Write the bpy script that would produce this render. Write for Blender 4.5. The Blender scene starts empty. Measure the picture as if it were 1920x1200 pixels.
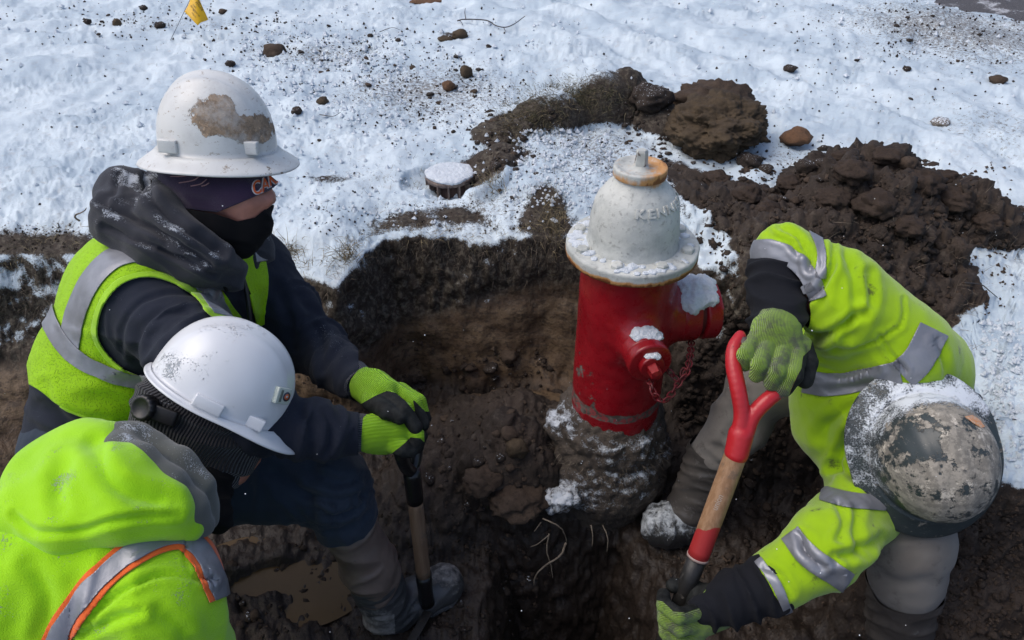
import bpy, bmesh, math, random
import numpy as np
from mathutils import Vector, Matrix
from mathutils.bvhtree import BVHTree

scene = bpy.context.scene
COL = scene.collection
random.seed(7)
rng = np.random.default_rng(7)

# ------------------------------------------------------------------ camera, sky, sun, exposure
CAM_H = 1.15
PITCH = math.radians(36)
FPX = 1387.0
cam_data = bpy.data.cameras.new('camera')
cam_data.sensor_width = 36.0
cam_data.lens = 36.0 * FPX / 1920.0
cam_data.clip_start = 0.05
cam_data.clip_end = 500
cam = bpy.data.objects.new('camera', cam_data)
COL.objects.link(cam)
cam.location = (0, 0, CAM_H)
cam.rotation_euler = (math.radians(90) - PITCH, 0, 0)
scene.camera = cam

world = bpy.data.worlds.new('World')
scene.world = world
world.use_nodes = True
wn = world.node_tree
wn.nodes.clear()
sky = wn.nodes.new('ShaderNodeTexSky')
sky.sky_type = 'NISHITA'
sky.sun_disc = False
sky.sun_elevation = math.radians(58)
sky.sun_rotation = math.radians(-95)
sky.air_density = 0.8
sky.dust_density = 3.5
sky.ozone_density = 1.0
bg = wn.nodes.new('ShaderNodeBackground')
bg.inputs['Strength'].default_value = 0.15
wo = wn.nodes.new('ShaderNodeOutputWorld')
wn.links.new(sky.outputs[0], bg.inputs[0])
wn.links.new(bg.outputs[0], wo.inputs[0])

sun_data = bpy.data.lights.new('sun', 'SUN')
sun_data.energy = 0.7
sun_data.angle = math.radians(45)
sun_data.color = (1.0, 0.98, 0.95)
sun = bpy.data.objects.new('sun', sun_data)
COL.objects.link(sun)
_el, _az = math.radians(58), math.radians(-95)      # azimuth from +Y, negative = to the left
_d = Vector((math.sin(_az) * math.cos(_el), math.cos(_az) * math.cos(_el), math.sin(_el)))
sun.rotation_euler = _d.to_track_quat('Z', 'Y').to_euler()

scene.view_settings.view_transform = 'Standard'
scene.view_settings.look = 'None'
scene.view_settings.gamma = 1.0
scene.view_settings.exposure = 0.36
scene.view_settings.use_curve_mapping = False

# ------------------------------------------------------------------ maths helpers
CP, SP = math.cos(PITCH), math.sin(PITCH)
CR = np.array([1.0, 0, 0]); CU = np.array([0, SP, CP]); CF = np.array([0, CP, -SP])
CO = np.array([0, 0, CAM_H])

def P(px, py, z):
    """world point seen at pixel (px,py) of the 1920x1200 picture, z metres along the optical axis"""
    return CO + z * ((px - 960) / FPX * CR + (600 - py) / FPX * CU + CF)

def G(px, py, h=0.0):
    """world point at height h seen at pixel"""
    k = (600 - py) / FPX * CP - SP
    return P(px, py, (h - CAM_H) / k)

def cdir(r, u, f):
    """direction given as right, up, away components of the view"""
    v = r * CR + u * CU + f * CF
    return v / np.linalg.norm(v)

def proj(V):
    D = np.asarray(V) - CO
    zc = D @ CF
    zc = np.where(np.abs(zc) < 1e-6, 1e-6, zc)
    return 960 + FPX * (D @ CR) / zc, 600 - FPX * (D @ CU) / zc, zc

def nrm(v):
    v = np.asarray(v, float)
    return v / (np.linalg.norm(v, axis=-1, keepdims=True) + 1e-12)

def smooth(a, b, x):
    t = np.clip((x - a) / (b - a), 0, 1)
    return t * t * (3 - 2 * t)

def _hash(ix, iy, iz, seed):
    h = (ix.astype(np.uint32) * np.uint32(374761393) + iy.astype(np.uint32) * np.uint32(668265263)
         + iz.astype(np.uint32) * np.uint32(2147483647 - 1234567) + np.uint32((seed * 1274126177) & 0xffffffff))
    h ^= h >> np.uint32(13); h *= np.uint32(1274126177); h ^= h >> np.uint32(16)
    h *= np.uint32(2246822519); h ^= h >> np.uint32(15)
    return h

def vnoise(p, seed=0):
    """smooth gradient noise, about -0.8..0.8"""
    p = np.asarray(p, np.float32)
    fl = np.floor(p).astype(np.int64)
    f = p - fl
    u = f * f * f * (f * (f * 6 - 15) + 10)
    out = 0
    for dx in (0, 1):
        wx = u[:, 0] if dx else 1 - u[:, 0]
        for dy in (0, 1):
            wy = u[:, 1] if dy else 1 - u[:, 1]
            for dz in (0, 1):
                wz = u[:, 2] if dz else 1 - u[:, 2]
                h = _hash(fl[:, 0] + dx, fl[:, 1] + dy, fl[:, 2] + dz, seed)
                gx = (h & np.uint32(1023)).astype(np.float32) / 511.5 - 1
                gy = ((h >> np.uint32(10)) & np.uint32(1023)).astype(np.float32) / 511.5 - 1
                gz = ((h >> np.uint32(20)) & np.uint32(1023)).astype(np.float32) / 511.5 - 1
                out = out + wx * wy * wz * (gx * (f[:, 0] - dx) + gy * (f[:, 1] - dy) + gz * (f[:, 2] - dz))
    return out * 1.4

def fbm(p, seed=0, octv=3, gain=0.5):
    a, s, o = 1.0, 1.0, 0
    for i in range(octv):
        o = o + a * vnoise(p * s, seed + i * 17)
        a *= gain; s *= 2.03
    return o

def worley(p, seed=0):
    """distance to the nearest of jittered cell points (searching the 8 nearest cells)"""
    p = np.asarray(p, np.float32) - 0.5
    fl = np.floor(p).astype(np.int64)
    best = np.full(len(p), 9.0, np.float32)
    bid = np.zeros(len(p), np.float32)
    for dx in (0, 1):
        for dy in (0, 1):
            for dz in (0, 1):
                c = fl + np.array([dx, dy, dz])
                h = _hash(c[:, 0], c[:, 1], c[:, 2], seed)
                j = np.stack([(h & np.uint32(1023)), ((h >> np.uint32(10)) & np.uint32(1023)),
                              ((h >> np.uint32(20)) & np.uint32(1023))], 1).astype(np.float32) / 1023.0
                q = c + 0.15 + 0.7 * j
                d = ((p + 0.5 - q - 0.0) ** 2).sum(1)
                m = d < best
                best = np.where(m, d, best)
                bid = np.where(m, (h & np.uint32(255)).astype(np.float32) / 255, bid)
    return np.sqrt(best + 0.02) - 0.02, bid

def polysd(X, Y, poly):
    """signed distance to a closed polygon, positive inside"""
    poly = np.asarray(poly, float)
    X = np.asarray(X, float); Y = np.asarray(Y, float)
    d = np.full(X.shape, 1e18); ins = np.zeros(X.shape, bool)
    n = len(poly)
    for i in range(n):
        ax, ay = poly[i]; bx, by = poly[(i + 1) % n]
        ex, ey = bx - ax, by - ay
        t = np.clip(((X - ax) * ex + (Y - ay) * ey) / (ex * ex + ey * ey + 1e-18), 0, 1)
        d = np.minimum(d, (X - ax - t * ex) ** 2 + (Y - ay - t * ey) ** 2)
        c = ((ay > Y) != (by > Y)) & (X < (bx - ax) * (Y - ay) / ((by - ay) if by != ay else 1e-18) + ax)
        ins ^= c
    return np.where(ins, 1, -1) * np.sqrt(d)

def linesd(X, Y, pts):
    """distance to an open polyline"""
    pts = np.asarray(pts, float)
    d = np.full(np.shape(X), 1e18)
    for i in range(len(pts) - 1):
        ax, ay = pts[i]; bx, by = pts[i + 1]
        ex, ey = bx - ax, by - ay
        t = np.clip(((X - ax) * ex + (Y - ay) * ey) / (ex * ex + ey * ey + 1e-18), 0, 1)
        d = np.minimum(d, (X - ax - t * ex) ** 2 + (Y - ay - t * ey) ** 2)
    return np.sqrt(d)

def spline(pts, n=8):
    """Catmull-Rom through points (any dimension)"""
    p = np.asarray(pts, float)
    p = np.vstack([2 * p[0] - p[1], p, 2 * p[-1] - p[-2]])
    out = []
    for i in range(1, len(p) - 2):
        for t in np.linspace(0, 1, n, endpoint=False):
            out.append(0.5 * ((2 * p[i]) + (-p[i - 1] + p[i + 1]) * t + (2 * p[i - 1] - 5 * p[i] + 4 * p[i + 1] - p[i + 2]) * t * t
                              + (-p[i - 1] + 3 * p[i] - 3 * p[i + 1] + p[i + 2]) * t ** 3))
    out.append(p[-2])
    return np.array(out)

# ------------------------------------------------------------------ object helpers
def tag(o, label=None, cat=None, group=None, kind=None):
    if label: o['label'] = label
    if cat: o['category'] = cat
    if group: o['group'] = group
    if kind: o['kind'] = kind
    return o

def empty(name, loc, label, cat, group=None):
    o = bpy.data.objects.new(name, None)
    COL.objects.link(o)
    o.location = [float(c) for c in loc]
    o.empty_display_size = 0.05
    return tag(o, label, cat, group)

def mesh_np(name, V, F, mats, parent=None, smooth_sh=True, attrs=None, fmat=None, label=None):
    """one object from vertex array, face array (n,3) or (n,4) or list of arrays; world-space vertices"""
    me = bpy.data.meshes.new(name)
    V = np.asarray(V, np.float32)
    Fs = F if isinstance(F, list) else [F]
    Fs = [np.asarray(f, np.int32) for f in Fs if len(f)]
    off = np.zeros(3, np.float32)
    if parent is not None:
        m = parent
        while m is not None:
            off = off + np.array(m.location, np.float32)
            m = m.parent
    me.vertices.add(len(V))
    me.vertices.foreach_set('co', (V - off).ravel())
    nl = sum(f.size for f in Fs); nf = sum(len(f) for f in Fs)
    me.loops.add(nl); me.polygons.add(nf)
    me.loops.foreach_set('vertex_index', np.concatenate([f.ravel() for f in Fs]))
    tot = np.concatenate([np.full(len(f), f.shape[1], np.int32) for f in Fs])
    st = np.concatenate([[0], np.cumsum(tot)[:-1]]).astype(np.int32)
    me.polygons.foreach_set('loop_start', st)
    if fmat is not None:
        me.polygons.foreach_set('material_index', np.asarray(fmat, np.int32))
    me.update(calc_edges=True)
    me.validate()
    me.polygons.foreach_set('use_smooth', np.full(len(me.polygons), smooth_sh, bool))
    if attrs:
        for k, a in attrs.items():
            a = np.asarray(a, np.float32)
            if a.ndim == 1:
                at = me.attributes.new(k, 'FLOAT', 'POINT'); at.data.foreach_set('value', a)
            else:
                at = me.attributes.new(k, 'FLOAT_VECTOR', 'POINT'); at.data.foreach_set('vector', a.ravel())
    for m in (mats if isinstance(mats, (list, tuple)) else [mats]):
        me.materials.append(m)
    o = bpy.data.objects.new(name, me)
    COL.objects.link(o)
    if parent is not None: o.parent = parent
    if label: o['label'] = label
    return o

def join(parts):
    """concatenate (V,F) lists"""
    Vs, Fs, n = [], [], 0
    for V, F in parts:
        Vs.append(np.asarray(V, float)); Fs.append(np.asarray(F) + n); n += len(V)
    w = set(f.shape[1] for f in Fs)
    V = np.vstack(Vs)
    if len(w) == 1: return V, np.vstack(Fs)
    return V, [np.vstack([f for f in Fs if f.shape[1] == k]) for k in sorted(w)]

def frame(d, up=(0, 0, 1)):
    d = nrm(d); up = np.asarray(up, float)
    if abs(d @ nrm(up)) > 0.97: up = np.array([1.0, 0, 0])
    s = nrm(np.cross(d, up)); u = np.cross(s, d)
    return s, u, d

def tube(pts, r, n=8, cap=True, up=(0, 0, 1)):
    """swept round tube through points; r scalar or list"""
    pts = np.asarray(pts, float); m = len(pts)
    r = np.broadcast_to(np.asarray(r, float), (m,))
    T = np.gradient(pts, axis=0); T = nrm(T)
    s, u, _ = frame(T[0], up)
    V = []
    a = np.linspace(0, 2 * np.pi, n, endpoint=False)
    for i in range(m):
        s = nrm(s - T[i] * (s @ T[i])); u = np.cross(T[i], s)
        V.append(pts[i] + r[i] * (np.cos(a)[:, None] * s + np.sin(a)[:, None] * u))
    V = np.vstack(V)
    F = []
    for i in range(m - 1):
        for j in range(n):
            F.append((i * n + j, i * n + (j + 1) % n, (i + 1) * n + (j + 1) % n, (i + 1) * n + j))
    if cap:
        V = np.vstack([V, pts[0], pts[-1]])
        c0, c1 = m * n, m * n + 1
        for j in range(n):
            F.append((c0, (j + 1) % n, j, j)); F.append((c1, (m - 1) * n + j, (m - 1) * n + (j + 1) % n, (m - 1) * n + (j + 1) % n))
    F = np.array(F)
    tri = F[:, 2] == F[:, 3]
    if tri.any():
        return V, tri_of(F)
    return V, F

def tri_of(F):
    F = np.asarray(F)
    if F.shape[1] == 3: return F
    a = F[:, [0, 1, 2]]; b = F[:, [0, 2, 3]]
    T = np.vstack([a, b])
    ok = (T[:, 0] != T[:, 1]) & (T[:, 1] != T[:, 2]) & (T[:, 0] != T[:, 2])
    return T[ok]

def lathe(prof, c, axis=(0, 0, 1), n=48, rfun=None, ref=(1, 0, 0)):
    """prof: list of (height, radius) along axis from c. closed at ends when radius 0"""
    ax = nrm(axis); s = np.asarray(ref, float); s = nrm(s - ax * (s @ ax)); t = np.cross(ax, s)
    a = np.linspace(0, 2 * np.pi, n, endpoint=False)
    V = []
    for i, (h, r) in enumerate(prof):
        rr = r * np.ones(n) * (1 if rfun is None else rfun(a, h))
        V.append(np.asarray(c) + ax * h + rr[:, None] * (np.cos(a)[:, None] * s + np.sin(a)[:, None] * t))
    V = np.vstack(V); m = len(prof)
    i, j = np.meshgrid(np.arange(m - 1), np.arange(n), indexing='ij')
    F = np.stack([i * n + j, i * n + (j + 1) % n, (i + 1) * n + (j + 1) % n, (i + 1) * n + j], -1).reshape(-1, 4)
    return V, F

def box(c, sx, sy, sz, axes=None, bev=0.0):
    """bevelled box; axes = 3 unit vectors"""
    ax = np.eye(3) if axes is None else np.array([nrm(a) for a in axes])
    bm = bmesh.new()
    bmesh.ops.create_cube(bm, size=1.0)
    for v in bm.verts: v.co = (v.co.x * sx, v.co.y * sy, v.co.z * sz)
    if bev > 0:
        bmesh.ops.bevel(bm, geom=bm.edges[:], offset=bev, segments=2, affect='EDGES', profile=0.6)
    bmesh.ops.triangulate(bm, faces=bm.faces[:])
    V = np.array([v.co[:] for v in bm.verts]); F = np.array([[v.index for v in f.verts] for f in bm.faces])
    bm.free()
    return np.asarray(c) + V @ ax, F

def normals(V, F):
    T = tri_of(F)
    n = np.cross(V[T[:, 1]] - V[T[:, 0]], V[T[:, 2]] - V[T[:, 0]])
    N = np.zeros_like(V, float)
    for k in range(3): 
        for c in range(3):
            N[:, c] += np.bincount(T[:, k], n[:, c], len(V))
    return nrm(N)

# ------------------------------------------------------------------ implicit modelling
class Sdf:
    """smooth union of simple shapes, meshed with surface nets"""
    def __init__(s): s.p = []
    def cap(s, a, b, ra, rb, k=0.02, flat=None, ff=1.0, op='u'):
        s.p.append(('cap', np.asarray(a, float), np.asarray(b, float), ra, rb, k, flat, ff, op)); return s
    def chain(s, pts, k=0.02, flat=None, ff=1.0, op='u'):
        """pts: list of (px,py,z,r)"""
        for a, b in zip(pts[:-1], pts[1:]):
            s.cap(P(*a[:3]), P(*b[:3]), a[3], b[3], k, flat, ff, op)
        return s
    def ell(s, c, r, axes=None, k=0.02, op='u'):
        ax = np.eye(3) if axes is None else np.array([nrm(a) for a in axes])
        s.p.append(('ell', np.asarray(c, float), ax, np.asarray(r, float), None, k, None, 1.0, op)); return s
    def dist(s, X, pr):
        if pr[0] == 'cap':
            a, b, ra, rb, k, flat, ff, op = pr[1:]
            ba = b - a
            pa = X - a
            h = np.clip((pa @ ba) / max(ba @ ba, 1e-12), 0, 1)
            q = pa - h[..., None] * ba
            if flat is not None:
                fd = nrm(flat)
                q = q + (q @ fd)[..., None] * fd * (1 / ff - 1)
            return np.sqrt((q ** 2).sum(-1)) - (ra + (rb - ra) * h)
        _, c, ax, r, _, k, _, _, op = pr
        q = (X - c) @ ax.T
        k0 = np.sqrt(((q / r) ** 2).sum(-1)); k1 = np.sqrt(((q / r ** 2) ** 2).sum(-1)) + 1e-9
        return k0 * (k0 - 1) / k1
    def bounds(s, pr):
        if pr[0] == 'cap':
            r = max(pr[3], pr[4])
            return np.minimum(pr[1], pr[2]) - r, np.maximum(pr[1], pr[2]) + r
        r = np.abs(pr[2]).T @ pr[3]
        return pr[1] - r, pr[1] + r
    def mesh(s, vox=0.006, extra=None):
        lo = np.min([s.bounds(p)[0] for p in s.p if p[8] == 'u'], 0) - 3 * vox
        hi = np.max([s.bounds(p)[1] for p in s.p if p[8] == 'u'], 0) + 3 * vox
        n = np.ceil((hi - lo) / vox).astype(int) + 1
        D = np.full(n, 0.2, np.float32)
        ax = [lo[i] + np.arange(n[i]) * vox for i in range(3)]
        for pr in s.p:
            k = pr[5]
            a, b = s.bounds(pr)
            i0 = np.clip(((a - k - 2 * vox - lo) / vox).astype(int), 0, n - 1)
            i1 = np.clip(((b + k + 2 * vox - lo) / vox).astype(int) + 2, 1, n)
            if (i1 <= i0).any(): continue
            sl = tuple(slice(i0[j], i1[j]) for j in range(3))
            X = np.stack(np.meshgrid(*[ax[j][sl[j]] for j in range(3)], indexing='ij'), -1)
            d = s.dist(X, pr)
            o = D[sl]
            if pr[8] == 'u':
                h = np.clip(0.5 + 0.5 * (o - d) / k, 0, 1)
                D[sl] = o * (1 - h) + d * h - k * h * (1 - h)
            else:
                h = np.clip(0.5 - 0.5 * (o + d) / k, 0, 1)
                D[sl] = o * (1 - h) - d * h + k * h * (1 - h)
        if extra is not None: D = extra(D, ax)
        return surface_nets(D, lo, vox)

def surface_nets(D, lo, vox):
    S = D < 0
    n = np.array(D.shape)
    c = S[:-1, :-1, :-1].astype(np.int8)
    cnt = np.zeros(n - 1, np.int8)
    for dx in (0, 1):
        for dy in (0, 1):
            for dz in (0, 1):
                cnt += S[dx:n[0] - 1 + dx, dy:n[1] - 1 + dy, dz:n[2] - 1 + dz]
    act = (cnt > 0) & (cnt < 8)
    idx = np.argwhere(act)
    num = np.full(n - 1, -1, np.int32)
    num[act] = np.arange(len(idx))
    acc = np.zeros((len(idx), 3)); w = np.zeros(len(idx))
    cor = [(dx, dy, dz) for dx in (0, 1) for dy in (0, 1) for dz in (0, 1)]
    for a in cor:
        for ax_ in range(3):
            if a[ax_]: continue
            b = list(a); b[ax_] = 1
            da = D[idx[:, 0] + a[0], idx[:, 1] + a[1], idx[:, 2] + a[2]]
            db = D[idx[:, 0] + b[0], idx[:, 1] + b[1], idx[:, 2] + b[2]]
            m = (da < 0) != (db < 0)
            t = np.where(m, da / np.where(m, da - db, 1), 0)
            q = np.array(a, float)[None] + t[:, None] * (np.array(b) - np.array(a))[None]
            acc += np.where(m[:, None], q, 0); w += m
    V = lo + (idx + acc / np.maximum(w, 1)[:, None]) * vox
    F = []
    for ax_ in range(3):
        o1, o2 = (ax_ + 1) % 3, (ax_ + 2) % 3
        sl0 = [slice(None)] * 3; sl1 = [slice(None)] * 3
        sl0[ax_] = slice(0, n[ax_] - 1); sl1[ax_] = slice(1, n[ax_])
        for o in (o1, o2):
            sl0[o] = slice(1, n[o] - 1); sl1[o] = slice(1, n[o] - 1)
        A = S[tuple(sl0)]; B = S[tuple(sl1)]
        e = np.argwhere(A != B)
        if not len(e): continue
        base = e.copy(); base[:, o1] += 1; base[:, o2] += 1
        def cell(d1, d2):
            q = base.copy(); q[:, o1] -= d1; q[:, o2] -= d2
            return num[q[:, 0], q[:, 1], q[:, 2]]
        f = np.stack([cell(1, 1), cell(0, 1), cell(0, 0), cell(1, 0)], 1)
        ins = A[e[:, 0], e[:, 1], e[:, 2]]
        f = np.where(ins[:, None], f, f[:, ::-1])
        F.append(f)
    F = np.vstack(F)
    F = F[(F >= 0).all(1)]
    return V, F

def relax(V, F, it=2, lam=0.5):
    V = V.copy(); T = np.asarray(F)
    e = np.vstack([T[:, [i, (i + 1) % T.shape[1]]] for i in range(T.shape[1])])
    e = np.vstack([e, e[:, ::-1]])
    cnt = np.bincount(e[:, 0], minlength=len(V))
    for _ in range(it):
        A = np.stack([np.bincount(e[:, 0], V[e[:, 1], c], len(V)) for c in range(3)], 1)
        A = A / np.maximum(cnt, 1)[:, None]
        V = V + lam * (A - V) * (cnt > 0)[:, None]
    return V

def clip(V, F, f, attrs=None):
    """keep the part of a mesh where the vertex field f is positive"""
    T = tri_of(F); pos = f > 0
    c = pos[T].sum(1)
    full = T[c == 3]
    newT = [full]; EA = []; EB = []
    base = len(V); ne = 0
    def cut(a, b):
        nonlocal ne
        EA.append(a); EB.append(b)
        r = base + ne + np.arange(len(a)); ne += len(a)
        return r
    one = T[c == 1]
    if len(one):
        k = pos[one].argmax(1); R = np.arange(len(one))
        a, b, d = one[R, k], one[R, (k + 1) % 3], one[R, (k + 2) % 3]
        newT.append(np.stack([a, cut(a, b), cut(a, d)], 1))
    two = T[c == 2]
    if len(two):
        k = (~pos[two]).argmax(1); R = np.arange(len(two))
        a, b, d = two[R, k], two[R, (k + 1) % 3], two[R, (k + 2) % 3]
        ab = cut(b, a); ad = cut(d, a)
        newT.append(np.stack([ab, b, d], 1)); newT.append(np.stack([ab, d, ad], 1))
    T2 = np.vstack(newT)
    if ne:
        A = np.concatenate(EA); B = np.concatenate(EB)
        lo_, hi_ = np.minimum(A, B), np.maximum(A, B)
        t = (f[lo_] / (f[lo_] - f[hi_] + 1e-30))
        NV = V[lo_] + t[:, None] * (V[hi_] - V[lo_])
        key = lo_.astype(np.int64) * (len(V) + 1) + hi_
        _, fi, inv = np.unique(key, return_index=True, return_inverse=True)
        m = np.arange(base + ne); m[base:] = base + inv
        T2 = m[T2]
        VV = np.vstack([V, NV[fi]])
        at2 = {}
        if attrs:
            for kx, a in attrs.items():
                tt = t[fi] if a.ndim == 1 else t[fi][:, None]
                at2[kx] = np.concatenate([a, a[lo_[fi]] * (1 - tt) + a[hi_[fi]] * tt])
    else:
        VV = V; at2 = dict(attrs) if attrs else {}
    used = np.unique(T2)
    mp = np.full(len(VV), -1); mp[used] = np.arange(len(used))
    out = (VV[used], mp[T2])
    if attrs is not None:
        return out + ({k: a[used] for k, a in at2.items()},)
    return out

def islands(V, F):
    T = tri_of(F)
    lab = np.arange(len(V))
    while True:
        m = np.minimum.reduce([lab[T[:, 0]], lab[T[:, 1]], lab[T[:, 2]]])
        n = lab.copy()
        for k in range(3): np.minimum.at(n, T[:, k], m)
        n = n[n]
        if (n == lab).all(): break
        lab = n
    return lab

def cloth_disp(V, F, terms, seed=0):
    """push vertices along normals: terms = [(dir, wavelength along, wavelength across, amp, ridged, maskfun)]"""
    N = normals(V, F)
    d = np.zeros(len(V))
    for i, (dr, wl, wa, amp, ridged, mf) in enumerate(terms):
        dr = nrm(np.asarray(dr, float))
        wob = np.stack([vnoise(V * 6 + 11.3 * k, seed + 50 + k) for k in range(3)], 1) * 0.03
        Q = V + wob
        al = Q @ dr
        q = Q / wa + dr[None] * (al * (1 / wl - 1 / wa))[:, None]
        n = vnoise(q, seed + 5 * i)
        if ridged: n = 1.6 * np.clip(1 - np.abs(n) * 2.6, 0, 1) ** 1.5 - 0.35
        m = 1.0 if mf is None else mf(V)
        d += amp * n * m
    return V + N * d[:, None]
# ------------------------------------------------------------------ materials
class NT:
    def __init__(s, name):
        s.m = bpy.data.materials.new(name); s.m.use_nodes = True
        s.t = s.m.node_tree; s.t.nodes.clear()
        s.out = s.t.nodes.new('ShaderNodeOutputMaterial')
        s.b = s.t.nodes.new('ShaderNodeBsdfPrincipled')
        s.t.links.new(s.b.outputs[0], s.out.inputs[0])
    def n(s, typ, **kw):
        nd = s.t.nodes.new(typ)
        for k, v in kw.items():
            if k.startswith('i_'):
                nd.inputs[k[2:].replace('_', ' ')].default_value = v
            else: setattr(nd, k, v)
        return nd
    def l(s, a, b): s.t.links.new(a, b); return s
    def val(s, x):
        return x
    def math(s, op, a, b=None, c=None, clamp=False):
        nd = s.t.nodes.new('ShaderNodeMath'); nd.operation = op; nd.use_clamp = clamp
        for i, v in enumerate((a, b, c)):
            if v is None: continue
            if isinstance(v, (int, float)): nd.inputs[i].default_value = v
            else: s.l(v, nd.inputs[i])
        return nd.outputs[0]
    def coord(s, kind='Object'):
        if not hasattr(s, '_tc'): s._tc = s.t.nodes.new('ShaderNodeTexCoord')
        return s._tc.outputs[kind]
    def pos(s):
        if not hasattr(s, '_g'): s._g = s.t.nodes.new('ShaderNodeNewGeometry')
        return s._g.outputs['Position']
    def nz(s):
        s.pos()
        sx = s.t.nodes.new('ShaderNodeSeparateXYZ'); s.l(s._g.outputs['Normal'], sx.inputs[0])
        return sx.outputs[2]
    def noise(s, scale, detail=3, rough=0.55, vec=None, dist=0.0):
        nd = s.t.nodes.new('ShaderNodeTexNoise')
        nd.inputs['Scale'].default_value = scale; nd.inputs['Detail'].default_value = detail
        nd.inputs['Roughness'].default_value = rough; nd.inputs['Distortion'].default_value = dist
        s.l(vec if vec is not None else s.pos(), nd.inputs['Vector'])
        return nd.outputs['Fac']
    def vor(s, scale, feat='F1', vec=None, out='Distance'):
        nd = s.t.nodes.new('ShaderNodeTexVoronoi'); nd.feature = feat
        nd.inputs['Scale'].default_value = scale
        s.l(vec if vec is not None else s.pos(), nd.inputs['Vector'])
        return nd.outputs[out]
    def step(s, x, a, b):
        nd = s.t.nodes.new('ShaderNodeMapRange'); nd.interpolation_type = 'SMOOTHSTEP'
        nd.inputs[1].default_value = a; nd.inputs[2].default_value = b
        s.l(x, nd.inputs[0]); return nd.outputs[0]
    def attr(s, name, vec=False):
        nd = s.t.nodes.new('ShaderNodeAttribute'); nd.attribute_name = name
        return nd.outputs['Vector'] if vec else nd.outputs['Fac']
    def mix(s, f, a, b):
        nd = s.t.nodes.new('ShaderNodeMix'); nd.data_type = 'RGBA'
        if isinstance(f, (int, float)): nd.inputs[0].default_value = f
        else: s.l(f, nd.inputs[0])
        for i, v in ((6, a), (7, b)):
            if isinstance(v, tuple): nd.inputs[i].default_value = (v[0], v[1], v[2], 1)
            else: s.l(v, nd.inputs[i])
        return nd.outputs[2]
    def mixf(s, f, a, b):
        nd = s.t.nodes.new('ShaderNodeMix'); nd.data_type = 'FLOAT'
        if isinstance(f, (int, float)): nd.inputs[0].default_value = f
        else: s.l(f, nd.inputs[0])
        for i, v in ((2, a), (3, b)):
            if isinstance(v, (int, float)): nd.inputs[i].default_value = v
            else: s.l(v, nd.inputs[i])
        return nd.outputs[0]
    def bump(s, h, dist=0.002, strength=1.0, prev=None):
        nd = s.t.nodes.new('ShaderNodeBump')
        nd.inputs['Distance'].default_value = dist; nd.inputs['Strength'].default_value = strength
        s.l(h, nd.inputs['Height'])
        if prev is not None: s.l(prev, nd.inputs['Normal'])
        return nd.outputs[0]
    def set(s, color=None, rough=None, normal=None, **kw):
        if color is not None:
            if isinstance(color, tuple): s.b.inputs['Base Color'].default_value = (*color, 1)
            else: s.l(color, s.b.inputs['Base Color'])
        if rough is not None:
            if isinstance(rough, (int, float)): s.b.inputs['Roughness'].default_value = rough
            else: s.l(rough, s.b.inputs['Roughness'])
        if normal is not None: s.l(normal, s.b.inputs['Normal'])
        for k, v in kw.items():
            inp = s.b.inputs[k.replace('_', ' ')]
            if isinstance(v, (int, float, tuple)): inp.default_value = v
            else: s.l(v, inp)
        return s.m

SNOW = (0.66, 0.71, 0.76)

def cloth(name, col, col2=None, rough=0.9, fine=900, bump=0.0006, snow=0.0, sheen=0.3, dirt=0.0, rib=0.0, dirtcol=(0.10, 0.09, 0.08), mesh=0.0):
    """woven or fleece fabric; snow = amount of dry snow caught on the upper sides"""
    t = NT(name)
    nb = t.noise(9, 3); nf = t.noise(fine, 2)
    c = t.mix(t.step(nb, 0.35, 0.7), col, col2 or tuple(x * 0.86 for x in col))
    h = nf
    if rib > 0:
        r = t.attr('rib')
        w = t.math('SINE', t.math('MULTIPLY', r, rib))
        h = t.math('ADD', t.math('MULTIPLY', w, 1.2), nf)
        c = t.mix(t.step(w, 0.1, -0.9), c, tuple(x * 0.55 for x in col))
    if mesh > 0:
        v = t.vor(mesh)
        h = t.math('MULTIPLY', t.step(v, 0.25, 0.45), 1.0)
        c = t.mix(t.step(v, 0.42, 0.20), c, tuple(x * 0.72 for x in col))
    if dirt > 0:
        dn = t.noise(24, 5, 0.7)
        f = t.math('MULTIPLY', t.step(dn, 0.62 - dirt * 0.2, 0.74 - dirt * 0.1), 0.85)
        c = t.mix(f, c, dirtcol)
    if snow > 0:
        s1 = t.noise(420, 3, 0.7); s2 = t.noise(14, 3, 0.6)
        up = t.step(t.nz(), 0.15, 0.95)
        f = t.math('MULTIPLY', t.math('MULTIPLY', up, t.step(s2, 0.38, 0.72)), snow)
        f = t.math('MULTIPLY', t.step(t.math('ADD', t.math('MULTIPLY', f, 0.40), s1), 0.74, 0.92), 0.85)
        c = t.mix(f, c, SNOW)
        h = t.math('ADD', h, t.math('MULTIPLY', f, 1.5))
    return t.set(c, rough, t.bump(h, bump, 1.0), Sheen_Weight=sheen, Sheen_Roughness=0.5, Specular_IOR_Level=0.2)

def simple(name, col, rough=0.6, var=0.15, sc=60, metal=0.0, bump=0.0004, bsc=300, col2=None, spec=0.5):
    t = NT(name)
    n = t.noise(sc, 4, 0.6)
    c = t.mix(t.step(n, 0.35, 0.68), col, col2 or tuple(x * (1 - var) for x in col))
    return t.set(c, rough, t.bump(t.noise(bsc, 3), bump), Metallic=metal, Specular_IOR_Level=spec)

def dirt_shade(t, sc=1.0):
    """brown clay soil colour"""
    n1 = t.noise(5 * sc, 4, 0.6); n2 = t.noise(38 * sc, 4, 0.65); n3 = t.noise(170 * sc, 3, 0.6)
    c = t.mix(t.step(n1, 0.35, 0.65), (0.026, 0.018, 0.013), (0.044, 0.031, 0.023))
    c = t.mix(t.math('MULTIPLY', t.step(n2, 0.52, 0.72), 0.75), c, (0.080, 0.063, 0.049))
    c = t.mix(t.math('MULTIPLY', t.step(n3, 0.50, 0.30), 0.6), c, (0.011, 0.008, 0.006))
    return c, n2, n3
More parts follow.
